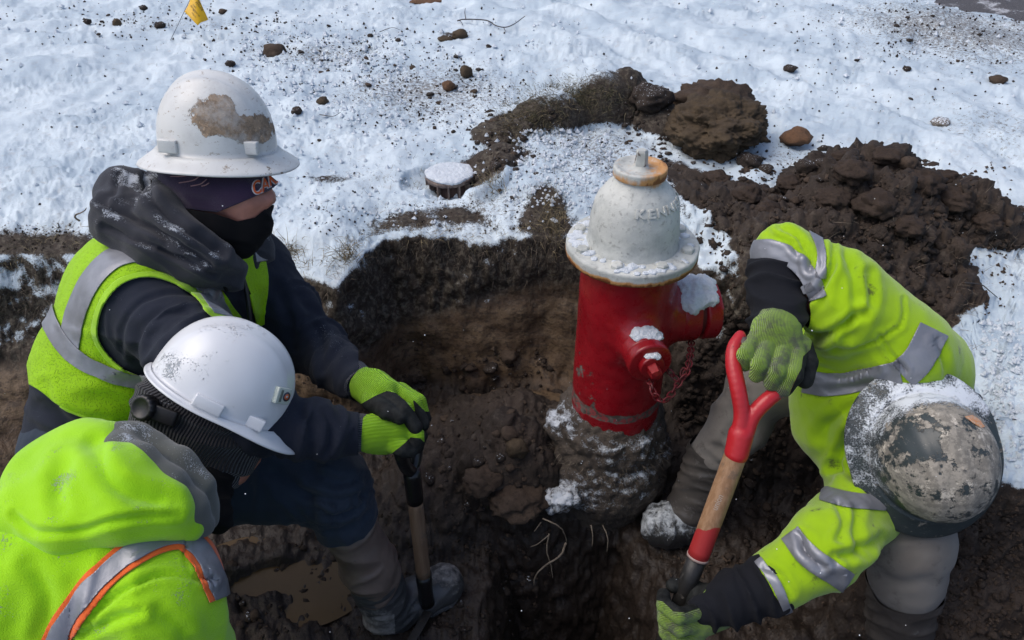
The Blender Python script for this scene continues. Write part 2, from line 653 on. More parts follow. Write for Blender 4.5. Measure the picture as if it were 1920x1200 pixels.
# ------------------------------------------------------------------ the ground: snow field, trench, spoil heaps
PIT = [(-8.0, 1.6), (-2.2, 1.85), (-1.55, 1.98), (-1.2, 1.99), (-0.95, 1.93), (-0.68, 1.88), (-0.52, 1.83), (-0.47, 1.97), (-0.38, 2.06), (-0.05, 2.08),
       (0.10, 2.07), (0.28, 2.00), (0.44, 1.91), (0.60, 1.84), (0.85, 1.72), (1.16, 1.72), (1.24, 1.66), (1.12, 1.44), (1.06, 1.28),
       (1.02, 1.10), (0.98, 1.03), (1.2, 0.98), (1.9, 0.95), (9.0, 0.9), (9.0, -0.45), (-8.0, -0.45)]
HYD = np.array([0.287, 1.537])

def gauss(x, y, c, rx, ry, rot=0.0):
    dx, dy = x - c[0], y - c[1]
    cr, sr = math.cos(rot), math.sin(rot)
    u = (dx * cr + dy * sr) / rx; v = (-dx * sr + dy * cr) / ry
    return np.exp(-(u * u + v * v))

def lump(x, y, c, rx, ry, rot=0.0, pw=2.0):
    """flat-topped round lump 0..1"""
    dx, dy = x - c[0], y - c[1]
    cr, sr = math.cos(rot), math.sin(rot)
    u = (dx * cr + dy * sr) / rx; v = (-dx * sr + dy * cr) / ry
    return np.clip(1 - (u * u + v * v), 0, 1) ** (1 / pw)

def n2(x, y, s, seed):
    return vnoise(np.stack([x * s, y * s, np.full_like(x, 0.37 + seed)], -1).reshape(-1, 3), seed).reshape(x.shape)

def pit_sd(x, y):
    wx = n2(x, y, 4.5, 3) * 0.045 + n2(x, y, 13, 4) * 0.02
    wy = n2(x, y, 4.5, 5) * 0.045 + n2(x, y, 13, 6) * 0.02
    return polysd(x + wx, y + wy, PIT)

PILES = [  # centre, rx, ry, rot, height
    ((1.17, 2.16), 0.29, 0.35, 0.0, 0.20), ((1.38, 2.05), 0.28, 0.26, -0.4, 0.155), ((1.60, 1.96), 0.24, 0.16, -0.3, 0.07),
    ((0.95, 1.95), 0.45, 0.30, 0.0, 0.12), ((0.72, 2.15), 0.30, 0.25, 0.0, 0.08), ((1.05, 1.80), 0.36, 0.20, 0.0, 0.06)]
SOD = [((-0.02, 2.78), 0.17, 0.13, 0.5, 0.08), ((0.16, 2.90), 0.22, 0.13, 0.4, 0.14), ((0.36, 3.0), 0.22, 0.14, 0.2, 0.19),
       ((0.48, 3.05), 0.12, 0.11, 0.0, 0.20), ((0.62, 2.93), 0.15, 0.13, 0.0, 0.10), ((-0.09, 2.38), 0.12, 0.08, 1.1, 0.05), ((-0.06, 2.55), 0.12, 0.09, 1.1, 0.05)]

def macro(x, y):
    """height and masks of the ground before the small relief"""
    sd = pit_sd(x, y)
    g = 0.024 * n2(x, y, 1.3, 11) + 0.020 * n2(x, y, 3.2, 12) + 0.012 * n2(x, y, 6.5, 14)
    g = g + 0.03 * smooth(3.5, 7.5, y)
    # plough ridges and ruts running beside the road on the right
    a = x * 0.87 + y * 0.49 + 0.25 * n2(x, y, 0.8, 13)
    rr = 0.03 * np.exp(-((a - 2.75) / 0.14) ** 2) + 0.022 * np.exp(-((a - 3.15) / 0.2) ** 2) - 0.02 * np.exp(-((a - 2.95) / 0.1) ** 2)
    rr = rr + 0.03 * np.exp(-((a - 2.28) / 0.12) ** 2) * smooth(2.6, 3.2, y)
    g = g + rr * smooth(2.3, 2.9, y + 0.3 * x)
    g = g + 0.02 * np.exp(-((y - 4.6) / 0.3) ** 2) * smooth(-1.0, 0.5, x)
    g = g - 0.03 * smooth(2.55, 2.9, x)
    g = g - 0.05 * lump(x, y, (-0.21, 2.43), 0.19, 0.15) - 0.03 * lump(x, y, (-0.19, 2.40), 0.12, 0.09)            # hollow round the valve box
    g = g - 0.035 * smooth(0.30, 0.0, -sd) * (y > 1.2)               # turf sags at the lip
    pile = np.zeros_like(x)
    for c, rx, ry, rot, h in PILES:
        pile = np.maximum(pile, h * lump(x, y, c, rx, ry, rot, 1.35))
    pile = pile * (1 - smooth(1.28, 1.40, x + 0.04 * n2(x, y, 6, 27)) * smooth(2.06, 1.94, y + 0.05 * n2(x, y, 6, 28)))
    pile = pile * (1 + 0.35 * n2(x, y, 7, 21))
    sod = np.zeros_like(x)
    for c, rx, ry, rot, h in SOD:
        sod = np.maximum(sod, h * lump(x, y, c, rx, ry, rot, 1.6))
    g = g + pile + sod
    g = g + 0.04 * lump(x, y, (0.30, 2.50), 0.40, 0.42, 0, 1.0)      # frosted turf hump behind the hydrant
    # trench
    w = 0.15 + 0.06 * n2(x, y, 3, 22)
    w = w + 0.45 * smooth(-1.0, -1.6, x) + 0.16 * smooth(0.5, 0.8, x) * smooth(1.3, 1.6, y)
    wall = np.clip(sd / w, 0, 1)
    wall = 0.35 * smooth(0, 0.25, wall) + 0.65 * smooth(0.1, 1.0, wall)
    fl = -0.58 + 0.03 * n2(x, y, 3.5, 23)
    fl = fl + 0.17 * lump(x, y, (0.02, 1.62), 0.42, 0.32, 0.3, 1.2) * (1 + 0.3 * n2(x, y, 8, 24))
    fl = fl + 0.13 * lump(x, y, (0.0, 1.45), 0.15, 0.14, 0, 2.5)
    fl = fl + 0.10 * lump(x, y, (0.52, 1.72), 0.35, 0.28, 0, 1.1)
    fl = fl + 0.07 * lump(x, y, (-0.28, 1.42), 0.2, 0.25, 0, 1.2)
    hole = smooth(-0.02, 0.15, polysd(x + 0.02 * n2(x, y, 9, 25), y + 0.02 * n2(x, y, 9, 26),
                                    [(-0.06, 1.30), (0.13, 1.32), (0.30, 1.38), (0.37, 1.25), (0.45, 0.95), (0.4, 0.3), (-0.03, 0.3), (-0.07, 0.9)]))
    fl = fl - 0.55 * hole
    pud = lump(x, y, (-0.64, 1.20), 0.13, 0.055, 0.25, 1.5)
    fl = fl * (1 - pud) + (-0.602) * pud
    h = g * (1 - wall) + fl * wall
    return h, sd, wall, pile, sod, pud, hole

def build_ground():
    sc = np.concatenate([-np.geomspace(14, 1.22, 40)[:-1], np.linspace(-1.2, 1.2, 870), np.geomspace(1.22, 14, 40)[1:]])
    yf = np.concatenate([np.linspace(-30, -1, 12)[:-1], np.linspace(-1, 0.5, 70)[:-1], np.linspace(0.5, 3.2, 900)[:-1], np.linspace(3.2, 8, 260)[:-1], np.geomspace(8, 150, 60)])
    W = 0.34 + 0.70 * np.clip(yf, 0, None)
    X = sc[:, None] * W[None, :]; Y = np.broadcast_to(yf[None, :], X.shape).copy()
    H = macro(X, Y)[0]
    dist = np.sqrt(X ** 2 + Y ** 2 + (H - CAM_H) ** 2)
    wgt = 1 / dist * np.where(Y < 0.4, 0.12, 1.0) * np.where(Y < 0.8, 0.5, 1.0)
    dx = np.diff(X, axis=1) * 0
    seg = np.sqrt(np.diff(Y, axis=1) ** 2 + (np.diff(H, axis=1) * 0.9) ** 2) * 0.5 * (wgt[:, 1:] + wgt[:, :-1])
    # viewing-angle compression far away
    seg = seg * np.clip(1.15 / dist[:, 1:], 0.03, 1) ** 0.35
    S = np.concatenate([np.zeros((len(sc), 1)), np.cumsum(seg, 1)], 1)
    S = S / S[:, -1:]
    NR = 660
    q = np.linspace(0, 1, NR)
    YY = np.stack([np.interp(q, S[i], yf) for i in range(len(sc))])
    k = np.hanning(13)[1:-1]; k /= k.sum()           # smooth the rows sideways
    YP = np.pad(YY, ((5, 5), (0, 0)), mode='edge')
    YY = sum(k[j] * YP[j:j + len(sc)] for j in range(11))
    XX = sc[:, None] * (0.34 + 0.70 * np.clip(YY, 0, None))
    H, sd, wall, pile, sod, pud, hole = macro(XX, YY)
    V = np.stack([XX, YY, H], -1)
    du = np.gradient(V, axis=0); dv = np.gradient(V, axis=1)
    N = nrm(np.cross(du, dv)).reshape(-1, 3)
    N[N[:, 2] < 0] *= -1
    V = V.reshape(-1, 3)
    sd, wall, pile, sod, pud, hole = [a.ravel() for a in (sd, wall, pile, sod, pud, hole)]
    x, y, z = V.T
    near = (np.abs(x) < 5) & (y > 0.2) & (y < 9)
    pn = V[near]
    # masks
    pilem = smooth(0.006, 0.03, pile + 0.012 * n2(x, y, 14, 31))
    sodm = smooth(0.01, 0.05, sod)
    inpit = smooth(-0.01, 0.03, sd)
    lip = np.exp(-((sd + 0.05) / 0.10) ** 2) * (y > 1.2) * (x < 0.9)
    snow = (1 - inpit) * (1 - pilem)
    snow = snow - 0.50 * sodm - 0.42 * lip
    snow = snow - (0.10 + 0.35 * np.clip(n2(x, y, 5, 39) + 0.2, 0, 1)) * smooth(0.25, 0.0, np.abs(sd + 0.10)) * smooth(-0.85, -1.2, x) * (sd < 0)
    snow = snow - 0.28 * lump(x, y, (0.32, 2.45), 0.45, 0.5, 0, 1.0)
    dk = np.zeros_like(x)
    for px, py, rx, ry, rot, a in [(925, 310, .14, .10, .4, .9), (955, 225, .12, .09, .5, .8), (940, 270, .10, .12, 0, .8), (990, 215, .16, .08, .4, .6), (1190, 190, .14, .1, 0, .9), (1240, 230, .16, .16, 0, .7),
                                  (1290, 330, .10, .12, 0, .7), (1300, 420, .06, .16, .0, .0), (620, 335, .14, .07, 0, .55), (760, 400, .2, .08, .1, .35), (850, 395, .12, .06, 0, .45),
                                  (1020, 395, .07, .14, 0, .55), (520, 95, .12, .07, 0, .5), (680, 115, .14, .08, 0, .35), (590, 90, .14, .06, 0, .35), (850, 72, .2, .07, 0, .5), (780, 140, .3, .2, 0, .2),
                                  (835, 170, .2, .12, 0, .3), (280, 30, .4, .15, 0, .18), (60, 450, .25, .06, 0, .3), (430, 75, .12, .08, 0, .25), (1480, 300, .2, .1, 0, .35), (1560, 300, .12, .08, 0, .45),
                                  (1250, 315, .1, .1, 0, .4), (1460, 40, .12, .06, 0, .3), (1620, 105, .3, .1, 0, .2), (1660, 560, 0.01, .01, 0, .0)]:
        c = G(px, py)
        dk = np.maximum(dk, a * gauss(x, y, c, rx, ry, rot))
    snow = snow - 1.25 * dk
    snow = snow - 0.46 * smooth(1.8, 2.75, x + 0.25 * n2(x, y, 2, 33)) * smooth(2.0, 3.4, y)
    snow = snow + inpit * (x < 0.6) * (0.50 * smooth(0.10, 0.01, sd) + 0.22 * smooth(0.22, 0.05, sd)) + (0.36 + 0.12 * n2(x, y, 9, 36)) * inpit * smooth(0.34, 0.08, sd) * smooth(-0.9, -1.15, x) * smooth(-0.36, -0.24, z)        # dusting on the rooty top of the wall
    snow = np.maximum(snow, 0.75 * lump(x, y, (0.58, 1.98), 0.07, 0.26, 0.25, 3.0) * (z > -.3))
    snow = np.clip(snow, 0, 1)
    grit = 0.04 + 0.05 * n2(x, y, 1.7, 37)
    for px, py, rx, ry, a in [(800, 170, .55, .5, .16), (600, 100, .6, .35, .13), (330, 45, .8, .3, .10), (1120, 300, .35, .4, .15), (900, 390, .5, .15, .12), (1500, 300, .3, .2, .12), (1800, 60, .9, .9, .17), (1880, 250, .4, .6, .10), (60, 440, .4, .12, .12), (1860, 500, .2, .3, .06), (700, 330, .5, .2, .08)]:
        grit = np.maximum(grit, 1.45 * a * gauss(x, y, G(px, py), rx, ry) + 0.03 * n2(x, y, 5, 38))
    loose = np.clip(pilem + inpit * 1.0, 0, 1)
    # smooth dug clay on the wall below the roots
    topz = -0.27 + 0.12 * smooth(-0.3, 0.15, x) + 0.06 * n2(x, y, 3, 35)
    clay = inpit * smooth(topz, topz - 0.06, z) * smooth(-0.56, -0.50, z) * smooth(0.30, 0.20, sd) * smooth(1.20, 1.35, y)
    clay = np.clip(clay * (x < 0.35) + inpit * smooth(-1.0, -1.25, x) * smooth(-.30, -.36, z), 0, 1)
    root = inpit * (1 - smooth(topz, topz - 0.06, z)) * (x < 0.9)
    d = np.zeros(len(V), np.float32)
    sn = smooth(0.25, 0.6, snow)[near]
    lo_, cl, rt = loose[near], clay[near], root[near]
    am = 0.35 + 0.9 * smooth(-0.25, 0.35, vnoise(pn * 2.2, 40))
    dsn = 0.020 * vnoise(pn * 6, 41) + 0.014 * vnoise(pn * 15, 42) + am * (0.0075 * vnoise(pn * 40, 43) + 0.0035 * vnoise(pn * 100, 44))
    bl = np.clip(vnoise(pn * 75, 45), 0, 1)
    dsn = dsn + 0.008 * bl * am
    w1, id1 = worley(pn * 9, 51); w2, id2 = worley(pn * 24 + 3.1, 52); w3, _ = worley(pn * 55, 53)
    dd = 0.045 * (0.55 - w1) * (0.3 + 0.9 * id1) + 0.021 * (0.55 - w2) * (0.3 + id2) + 0.009 * (0.5 - w3) + 0.012 * vnoise(pn * 35, 54) + 0.005 * vnoise(pn * 95, 55)
    dcl = 0.014 * vnoise(pn * np.array([5, 5, 12]), 56) + 0.008 * vnoise(pn * np.array([14, 14, 34]), 57) + 0.004 * vnoise(pn * 60, 64) + 0.006 * np.clip(vnoise(pn * 30, 58), -1, 0)
    dr = 0.030 * vnoise(pn * 12, 59) + 0.020 * vnoise(pn * 33, 60) + 0.010 * vnoise(pn * 90, 61)
    base = dsn * sn + (1 - sn) * (0.6 * dsn + 0.4 * dd)
    pm = pilem[near] * (1 - inpit[near] * 0.6)
    w4, id4 = worley(pn * 15 + 1.7, 62)
    dd = dd + pm * (0.046 * (0.5 - w4) * (0.4 + id4) + 0.25 * dd + 0.014 * vnoise(pn * 26, 65) + 0.010 * vnoise(pn * 60, 63))
    bank = smooth(0.95, 1.05, x[near]) * smooth(2.1, 1.9, y[near])
    base = base + bank * (0.030 * (0.5 - w4) + 0.016 * (0.5 - w3))
    dtot = base * (1 - lo_) + dd * lo_
    dtot = dtot * (1 - cl) + dcl * cl
    dtot = dtot * (1 - 0.7 * rt) + 0.9 * dr * rt
    dtot = dtot * (1 - 0.9 * pud[near])
    asp = smooth(2.55, 2.8, x[near])
    d[near] = dtot * (1 - 0.6 * asp) * smooth(9, 6, y[near])
    V = V + N * d[:, None]
    V[:, 2] = np.where(pud > 0.3, np.minimum(V[:, 2], -0.592), V[:, 2])
    nc, nr = len(sc), NR
    i, j = np.meshgrid(np.arange(nc - 1), np.arange(nr - 1), indexing='ij')
    F = np.stack([i * nr + j, (i + 1) * nr + j, (i + 1) * nr + j + 1, i * nr + j + 1], -1).reshape(-1, 4)
    wet_lit = np.clip(inpit * smooth(-0.40, -0.62, V[:, 2]) * (1 - 0.5 * clay) + 0.3 * hole, 0, 1)
    o = mesh_np('ground', V, F, mat_ground(), attrs={'grit': grit, 'snow': snow, 'clay': clay, 'wet_lit': wet_lit, 'rt': root * 0.7 + np.clip(dk, 0, 1) * 0.2 + lip * 0.6 + sodm * 0.6})
    tag(o, kind='structure')
    return o

def mat_ground():
    t = NT('ground_soil_and_snow')
    dc, dn2, dn3 = dirt_shade(t)
    # clay
    cv = t.n('ShaderNodeVectorMath', operation='MULTIPLY'); cv.inputs[1].default_value = (1, 1, 2.2); t.l(t.pos(), cv.inputs[0])
    cn = t.noise(7, 4, 0.6, vec=cv.outputs[0]); cn2 = t.noise(40, 4, 0.65, vec=cv.outputs[0])
    cc = t.mix(t.step(cn, 0.35, 0.65), (0.092, 0.057, 0.033), (0.150, 0.101, 0.058))
    cc = t.mix(t.math('MULTIPLY', t.step(cn2, 0.52, 0.40), 0.7), cc, (0.035, 0.022, 0.014))
    c = t.mix(t.attr('clay'), dc, cc)
    # dry straw and roots zone: greyer
    gr = t.noise(60, 5, 0.7)
    gc = t.mix(t.step(gr, 0.45, 0.65), (0.040, 0.031, 0.023), (0.165, 0.145, 0.11))
    c = t.mix(t.math('MULTIPLY', t.attr('rt'), 0.75, clamp=True), c, gc)
    c = t.mix(t.math('MULTIPLY', t.attr('wet_lit'), 0.35), c, (0.014, 0.011, 0.009))
    # snow cover with broken edges
    s = t.attr('snow')
    f1 = t.noise(38, 6, 0.72); f2 = t.noise(210, 3, 0.7); f3 = t.noise(9, 3, 0.5)
    up = t.math('MULTIPLY', t.math('SUBTRACT', t.nz(), 0.75), 0.45)
    v = t.math('ADD', t.math('MULTIPLY', f1, 0.55), t.math('MULTIPLY', f2, 0.40))
    v = t.math('ADD', v, t.math('MULTIPLY', f3, 0.35))
    v = t.math('ADD', t.math('SUBTRACT', v, 0.65), s)
    v = t.math('ADD', v, up)
    sf = t.step(v, 0.43, 0.60)
    sf = t.math('MULTIPLY', sf, t.step(s, 0.02, 0.12))
    sc_ = t.mix(t.step(t.noise(2.6, 5, 0.6), 0.38, 0.62), (0.60, 0.685, 0.735), (0.44, 0.53, 0.60))
    sc_ = t.mix(t.math('MULTIPLY', t.step(t.noise(24, 5, 0.7), 0.54, 0.70), 0.40), sc_, (0.40, 0.40, 0.40))
    gr_ = t.math('ADD', t.math('MULTIPLY', t.noise(62, 6, 0.75), 0.8), t.math('MULTIPLY', t.noise(230, 3, 0.7), 0.3))
    gf = t.step(t.math('ADD', gr_, t.attr('grit')), 0.72, 0.80)
    sc_ = t.mix(t.math('MULTIPLY', gf, 0.82), sc_, t.mix(t.noise(40, 3), (0.075, 0.062, 0.052), (0.16, 0.14, 0.12)))
    c = t.mix(sf, c, sc_)
    h = t.mixf(sf, t.math('ADD', t.math('MULTIPLY', dn2, 1.4), t.math('MULTIPLY', dn3, 0.7)), t.math('ADD', t.math('MULTIPLY', t.noise(120, 4, 0.7), 0.8), 0.9))
    rough = t.mixf(sf, t.mixf(t.attr('wet_lit'), t.mixf(t.attr('clay'), 0.82, 0.58), 0.5), 0.7)
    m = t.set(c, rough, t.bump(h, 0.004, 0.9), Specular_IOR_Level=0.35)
    t.b.inputs['Subsurface Weight'].default_value = 0.0
    return m

ground = build_ground()

def ground_hit(x, y):
    pass
_me = ground.data
_gv = np.zeros(len(_me.vertices) * 3, np.float32); _me.vertices.foreach_get('co', _gv); _gv = _gv.reshape(-1, 3)
_nr = 660; _nc = len(_gv) // _nr
_sub = _gv.reshape(_nc, _nr, 3)[::4, ::4]
_a, _b = _sub.shape[:2]
_ii, _jj = np.meshgrid(np.arange(_a - 1), np.arange(_b - 1), indexing='ij')
_ff = np.stack([_ii * _b + _jj, (_ii + 1) * _b + _jj, (_ii + 1) * _b + _jj + 1, _ii * _b + _jj + 1], -1).reshape(-1, 4)
GBVH = BVHTree.FromPolygons(_sub.reshape(-1, 3).tolist(), _ff.tolist())
def gz(x, y):
    """ground height and normal under (x,y)"""
    r = GBVH.ray_cast(Vector((x, y, 3.0)), Vector((0, 0, -1)))
    if r[0] is None: return 0.0, np.array([0, 0, 1.0])
    n = np.array(r[1]); n = n if n[2] > 0 else -n
    return r[0].z, n
def gpix(px, py):
    """point of the ground seen at a pixel"""
    d = nrm((px - 960) / FPX * CR + (600 - py) / FPX * CU + CF)
    r = GBVH.ray_cast(Vector(CO.tolist()), Vector(d.tolist()))
    return np.array(r[0]) if r[0] is not None else G(px, py)
# ------------------------------------------------------------------ the fire hydrant
def mat_hyd_red():
    t = NT('red_hydrant_paint')
    n = t.noise(6, 4, 0.6); n2_ = t.noise(45, 5, 0.65)
    c = t.mix(t.step(n, 0.35, 0.68), (0.22, 0.005, 0.010), (0.32, 0.008, 0.015))
    c = t.mix(t.math('MULTIPLY', t.step(t.noise(3.3, 3), 0.54, 0.7), 0.45), c, (0.46, 0.07, 0.05))
    # chips down to bare iron and old primer
    ch = t.math('ADD', t.noise(17, 5, 0.7), t.attr('chip'))
    f = t.step(ch, 0.735, 0.75)
    c = t.mix(f, c, t.mix(t.step(n2_, 0.4, 0.6), (0.075, 0.055, 0.045), (0.16, 0.13, 0.11)))
    f2 = t.step(t.math('ADD', t.noise(60, 4, 0.7), t.math('MULTIPLY', t.attr('chip'), 0.5)), 0.725, 0.74)
    c = t.mix(f2, c, (0.30, 0.05, 0.05))
    h = t.math('SUBTRACT', t.math('MULTIPLY', n2_, 0.4), t.math('MULTIPLY', f, 1.2))
    return t.set(c, t.mixf(f, t.mixf(t.step(n2_, 0.4, 0.65), 0.26, 0.42), 0.8), t.bump(h, 0.0015), Specular_IOR_Level=0.5)

def mat_hyd_white():
    t = NT('chalky_white_hydrant_paint')
    n = t.noise(12, 5, 0.65); n2_ = t.noise(70, 5, 0.7)
    c = t.mix(t.step(n, 0.38, 0.66), (0.56, 0.57, 0.53), (0.40, 0.415, 0.39))
    c = t.mix(t.math('MULTIPLY', t.step(n2_, 0.54, 0.68), 0.7), c, (0.26, 0.26, 0.24))
    v = t.n('ShaderNodeVectorMath', operation='MULTIPLY'); v.inputs[1].default_value = (1, 1, 0.25); t.l(t.pos(), v.inputs[0])
    rn = t.noise(48, 5, 0.65, vec=v.outputs[0])
    r = t.math('ADD', t.math('MULTIPLY', rn, 0.9), t.attr('rust'))
    c = t.mix(t.math('MULTIPLY', t.step(r, 0.66, 0.98), 0.9), c, (0.52, 0.24, 0.055))
    c = t.mix(t.step(r, 1.02, 1.16), c, (0.20, 0.075, 0.025))
    pk = t.noise(30, 5, 0.75)
    c = t.mix(t.math('MULTIPLY', t.step(t.math('ADD', pk, t.attr('chip')), 0.72, 0.75), 0.9), c, (0.13, 0.10, 0.085))
    return t.set(c, 0.55, t.bump(t.math('ADD', n2_, t.math('MULTIPLY', n, 1.5)), 0.0016), Specular_IOR_Level=0.35)

M_HRED = mat_hyd_red(); M_HWHITE = mat_hyd_white()
def mat_snowlump():
    t = NT('fresh_loose_snow')
    n = t.noise(180, 4, 0.7); g = t.noise(420, 2)
    c = t.mix(t.step(n, 0.3, 0.7), (0.60, 0.66, 0.72), (0.72, 0.76, 0.80))
    return t.set(c, 0.75, t.bump(t.math('ADD', n, g), 0.003), Specular_IOR_Level=0.3)
M_SNOW = mat_snowlump()

hx, hy = HYD
HC = np.array([hx, hy, 0.0])
hyd = empty('fire_hydrant', (hx, hy, -0.32), 'red fire hydrant with a chalky white rusted top, standing in the dug trench', 'fire hydrant')

# barrel with its two outlets as one casting
PD = nrm([1.0, 0.16, 0.0]); HD = nrm([0.20, -1.0, 0.0])
NZ = 0.045
s = Sdf()
s.cap([hx, hy, 0.30], [hx, hy, -0.75], 0.118, 0.123, 0.01)
pc = HC + np.array([0, 0, NZ])
s.cap(pc, pc + PD * 0.10, 0.081, 0.079, 0.03)
s.cap(pc + PD * 0.10, pc + PD * 0.125, 0.080, 0.078, 0.01)
s.cap(pc, pc + HD * 0.118, 0.066, 0.050, 0.045)
def cutflat(D, ax):
    return D
V, F = s.mesh(0.0065)
d = (V - pc) @ PD
V, F = clip(V, F, 0.238 - V[:, 2])
V = V + normals(V, F) * (0.0012 * vnoise(V * 30, 3) + 0.0008 * vnoise(V * 90, 4))[:, None]
band = np.exp(-((V[:, 2] + 0.205 + 0.006 * vnoise(V * 12, 8)) / 0.017) ** 4)
chip = 0.0 + 0.36 * band * (vnoise(V * 9, 9) > -0.42) + 0.16 * np.exp(-((V[:, 0] - hx + 0.10) / 0.05) ** 2 - ((V[:, 2] + 0.12) / 0.12) ** 2) + 0.08 * smooth(-0.2, -0.35, V[:, 2])
mesh_np('barrel', V, F, M_HRED, hyd, attrs={'chip': chip, 'rust': np.zeros(len(V))})

def hpart(name, prof, c, axis, mat, n=56, chip=0.0, parent=hyd, rfun=None, rust=None, ref=(1, 0, 0), wob=0.0006):
    V, F = lathe(prof, c, axis, n, rfun, ref)
    V = V + normals(V, F) * (wob * vnoise(V * 40, 12))[:, None]
    return mesh_np(name, V, F, mat, parent, attrs={'chip': np.full(len(V), chip), 'rust': np.zeros(len(V)) if rust is None else rust(V)})

def rnd(h0, h1, r, b=0.004, r_in=0.0):
    """rounded disc profile"""
    mid = [(h0 + b + (h1 - h0 - 2 * b) * k / 5, r) for k in range(1, 5)] if h1 - h0 > 3 * b else []
    return [(h0, r_in), (h0, r - b), (h0 + b * 0.3, r - b * 0.3), (h0 + b, r)] + mid + [(h1 - b, r), (h1 - b * 0.3, r - b * 0.3), (h1, r - b), (h1, max(r_in, 0.0))]

BELL = [(0.262, 0.112), (0.272, 0.110), (0.285, 0.1075), (0.305, 0.1055), (0.33, 0.1035), (0.352, 0.1005), (0.372, 0.0955), (0.388, 0.0885), (0.402, 0.0790), (0.413, 0.0690), (0.422, 0.0610), (0.430, 0.0560), (0.437, 0.054)]
_bh = np.array([b[0] for b in BELL]); _br = np.array([b[1] for b in BELL])
def bell_r(h): return np.interp(h, _bh, _br)
bp = spline(BELL, 4)
bonnet = hpart('bonnet', [tuple(q) for q in bp], HC, (0, 0, 1), M_HWHITE, 96, chip=-0.06,
               rust=lambda V: -0.28 + 0.70 * smooth(0.414, 0.434, V[:, 2]) * smooth(-0.7, 0.5, (V[:, 0] - hx) / 0.06), wob=0.0012)
fl = hpart('bonnet_flange', [(0.231, 0.10)] + rnd(0.234, 0.268, 0.158, 0.006, 0.10)[1:], HC, (0, 0, 1), M_HWHITE, 96, chip=-0.08,
           rust=lambda V: -0.30 + 0.98 * smooth(0.262, 0.240, V[:, 2]) + 0.22 * vnoise(V * 55, 5) + 0.25 * smooth(0.03, 0.14, V[:, 0] - hx) * smooth(0.26, 0.25, V[:, 2]), wob=0.0015)
for k in range(8):
    a = math.radians(22 + 45 * k)
    c = HC + np.array([math.cos(a) * 0.132, math.sin(a) * 0.132, 0.267])
    V, F = lathe([(0, 0.0), (0, 0.015), (0.009, 0.015), (0.0115, 0.012), (0.012, 0.0)], c, n=6, ref=(math.cos(a * 3), math.sin(a * 3), 0))
    mesh_np('bolt', V, F, M_HWHITE, hyd, smooth_sh=False, attrs={'chip': np.full(len(V), 0.02), 'rust': np.full(len(V), -0.2)})
# raised lettering cast on the bonnet
def text_mesh(txt, size, ext=0.0, res=3, shear=0.0, bold=0.0):
    cu = bpy.data.curves.new('lettering', 'FONT'); cu.body = txt; cu.size = size; cu.extrude = ext
    cu.resolution_u = res; cu.shear = shear; cu.offset = bold
    if ext > 0: cu.bevel_depth = min(ext * 0.4, 0.001)
    ob = bpy.data.objects.new('lettering', cu); COL.objects.link(ob)
    dg = bpy.context.evaluated_depsgraph_get()
    me = bpy.data.meshes.new_from_object(ob.evaluated_get(dg))
    V = np.array([v.co[:] for v in me.vertices]); F = []
    for p in me.polygons:
        vs = list(p.vertices)
        for i in range(1, len(vs) - 1): F.append((vs[0], vs[i], vs[i + 1]))
    COL.objects.unlink(ob); bpy.data.objects.remove(ob); bpy.data.curves.remove(cu); bpy.data.meshes.remove(me)
    return V, np.array(F)
def subdiv_long(V, F, L):
    for _ in range(3):
        bm = bmesh.new()
        vs = [bm.verts.new(v) for v in V]
        for f in F:
            try: bm.faces.new([vs[i] for i in f])
            except ValueError: pass
        e = [e for e in bm.edges if e.calc_length() > L]
        if not e: bm.free(); break
        bmesh.ops.subdivide_edges(bm, edges=e, cuts=1)
        bmesh.ops.triangulate(bm, faces=bm.faces[:])
        bm.verts.index_update()
        V = np.array([v.co[:] for v in bm.verts]); F = np.array([[v.index for v in f.verts] for f in bm.faces])
        bm.free()
    return V, F
x0 = -0.012
for i, ch in enumerate('KENNEDY'):
    V, F = text_mesh(ch, 0.031, 0.0022, bold=0.0004)
    w = V[:, 0].max() - V[:, 0].min()
    V[:, 0] -= V[:, 0].min()
    V, F = subdiv_long(V, F, 0.009)
    h = 0.376 + (V[:, 1]) * 0.80
    ang = math.radians(-92) + (x0 + V[:, 0]) / 0.086
    r = bell_r(h) + V[:, 2] + 0.0008
    W = np.stack([hx + r * np.cos(ang), hy + r * np.sin(ang), h + 0.3 * V[:, 2]], 1)
    mesh_np('cast_letter', W, F, M_HWHITE, bonnet, attrs={'chip': np.full(len(W), -0.1), 'rust': np.full(len(W), -0.4)})
    x0 += w + 0.0045
wc = hpart('weather_cap', [(0.430, 0.046), (0.4365, 0.052)] + rnd(0.436, 0.459, 0.0605, 0.003, 0.05)[1:-1] + [(0.459, 0.050), (0.456, 0.046), (0.456, 0.020), (0.461, 0.017), (0.461, 0.0)], HC, (0, 0, 1), M_HWHITE, 64, chip=0.01,
           rust=lambda V: 0.20 + 0.34 * smooth(-0.3, 0.9, (V[:, 0] - hx) / 0.06) + 0.28 * smooth(0.457, 0.440, V[:, 2]))
V, F = lathe([(0.455, 0.0), (0.455, 0.0165), (0.492, 0.0140), (0.4965, 0.0110), (0.497, 0.0)], HC, n=5, ref=(0.3, 1, 0))
mesh_np('operating_nut', V, F, M_HWHITE, hyd, smooth_sh=False, attrs={'chip': np.full(len(V), 0.14), 'rust': np.full(len(V), -0.2)})
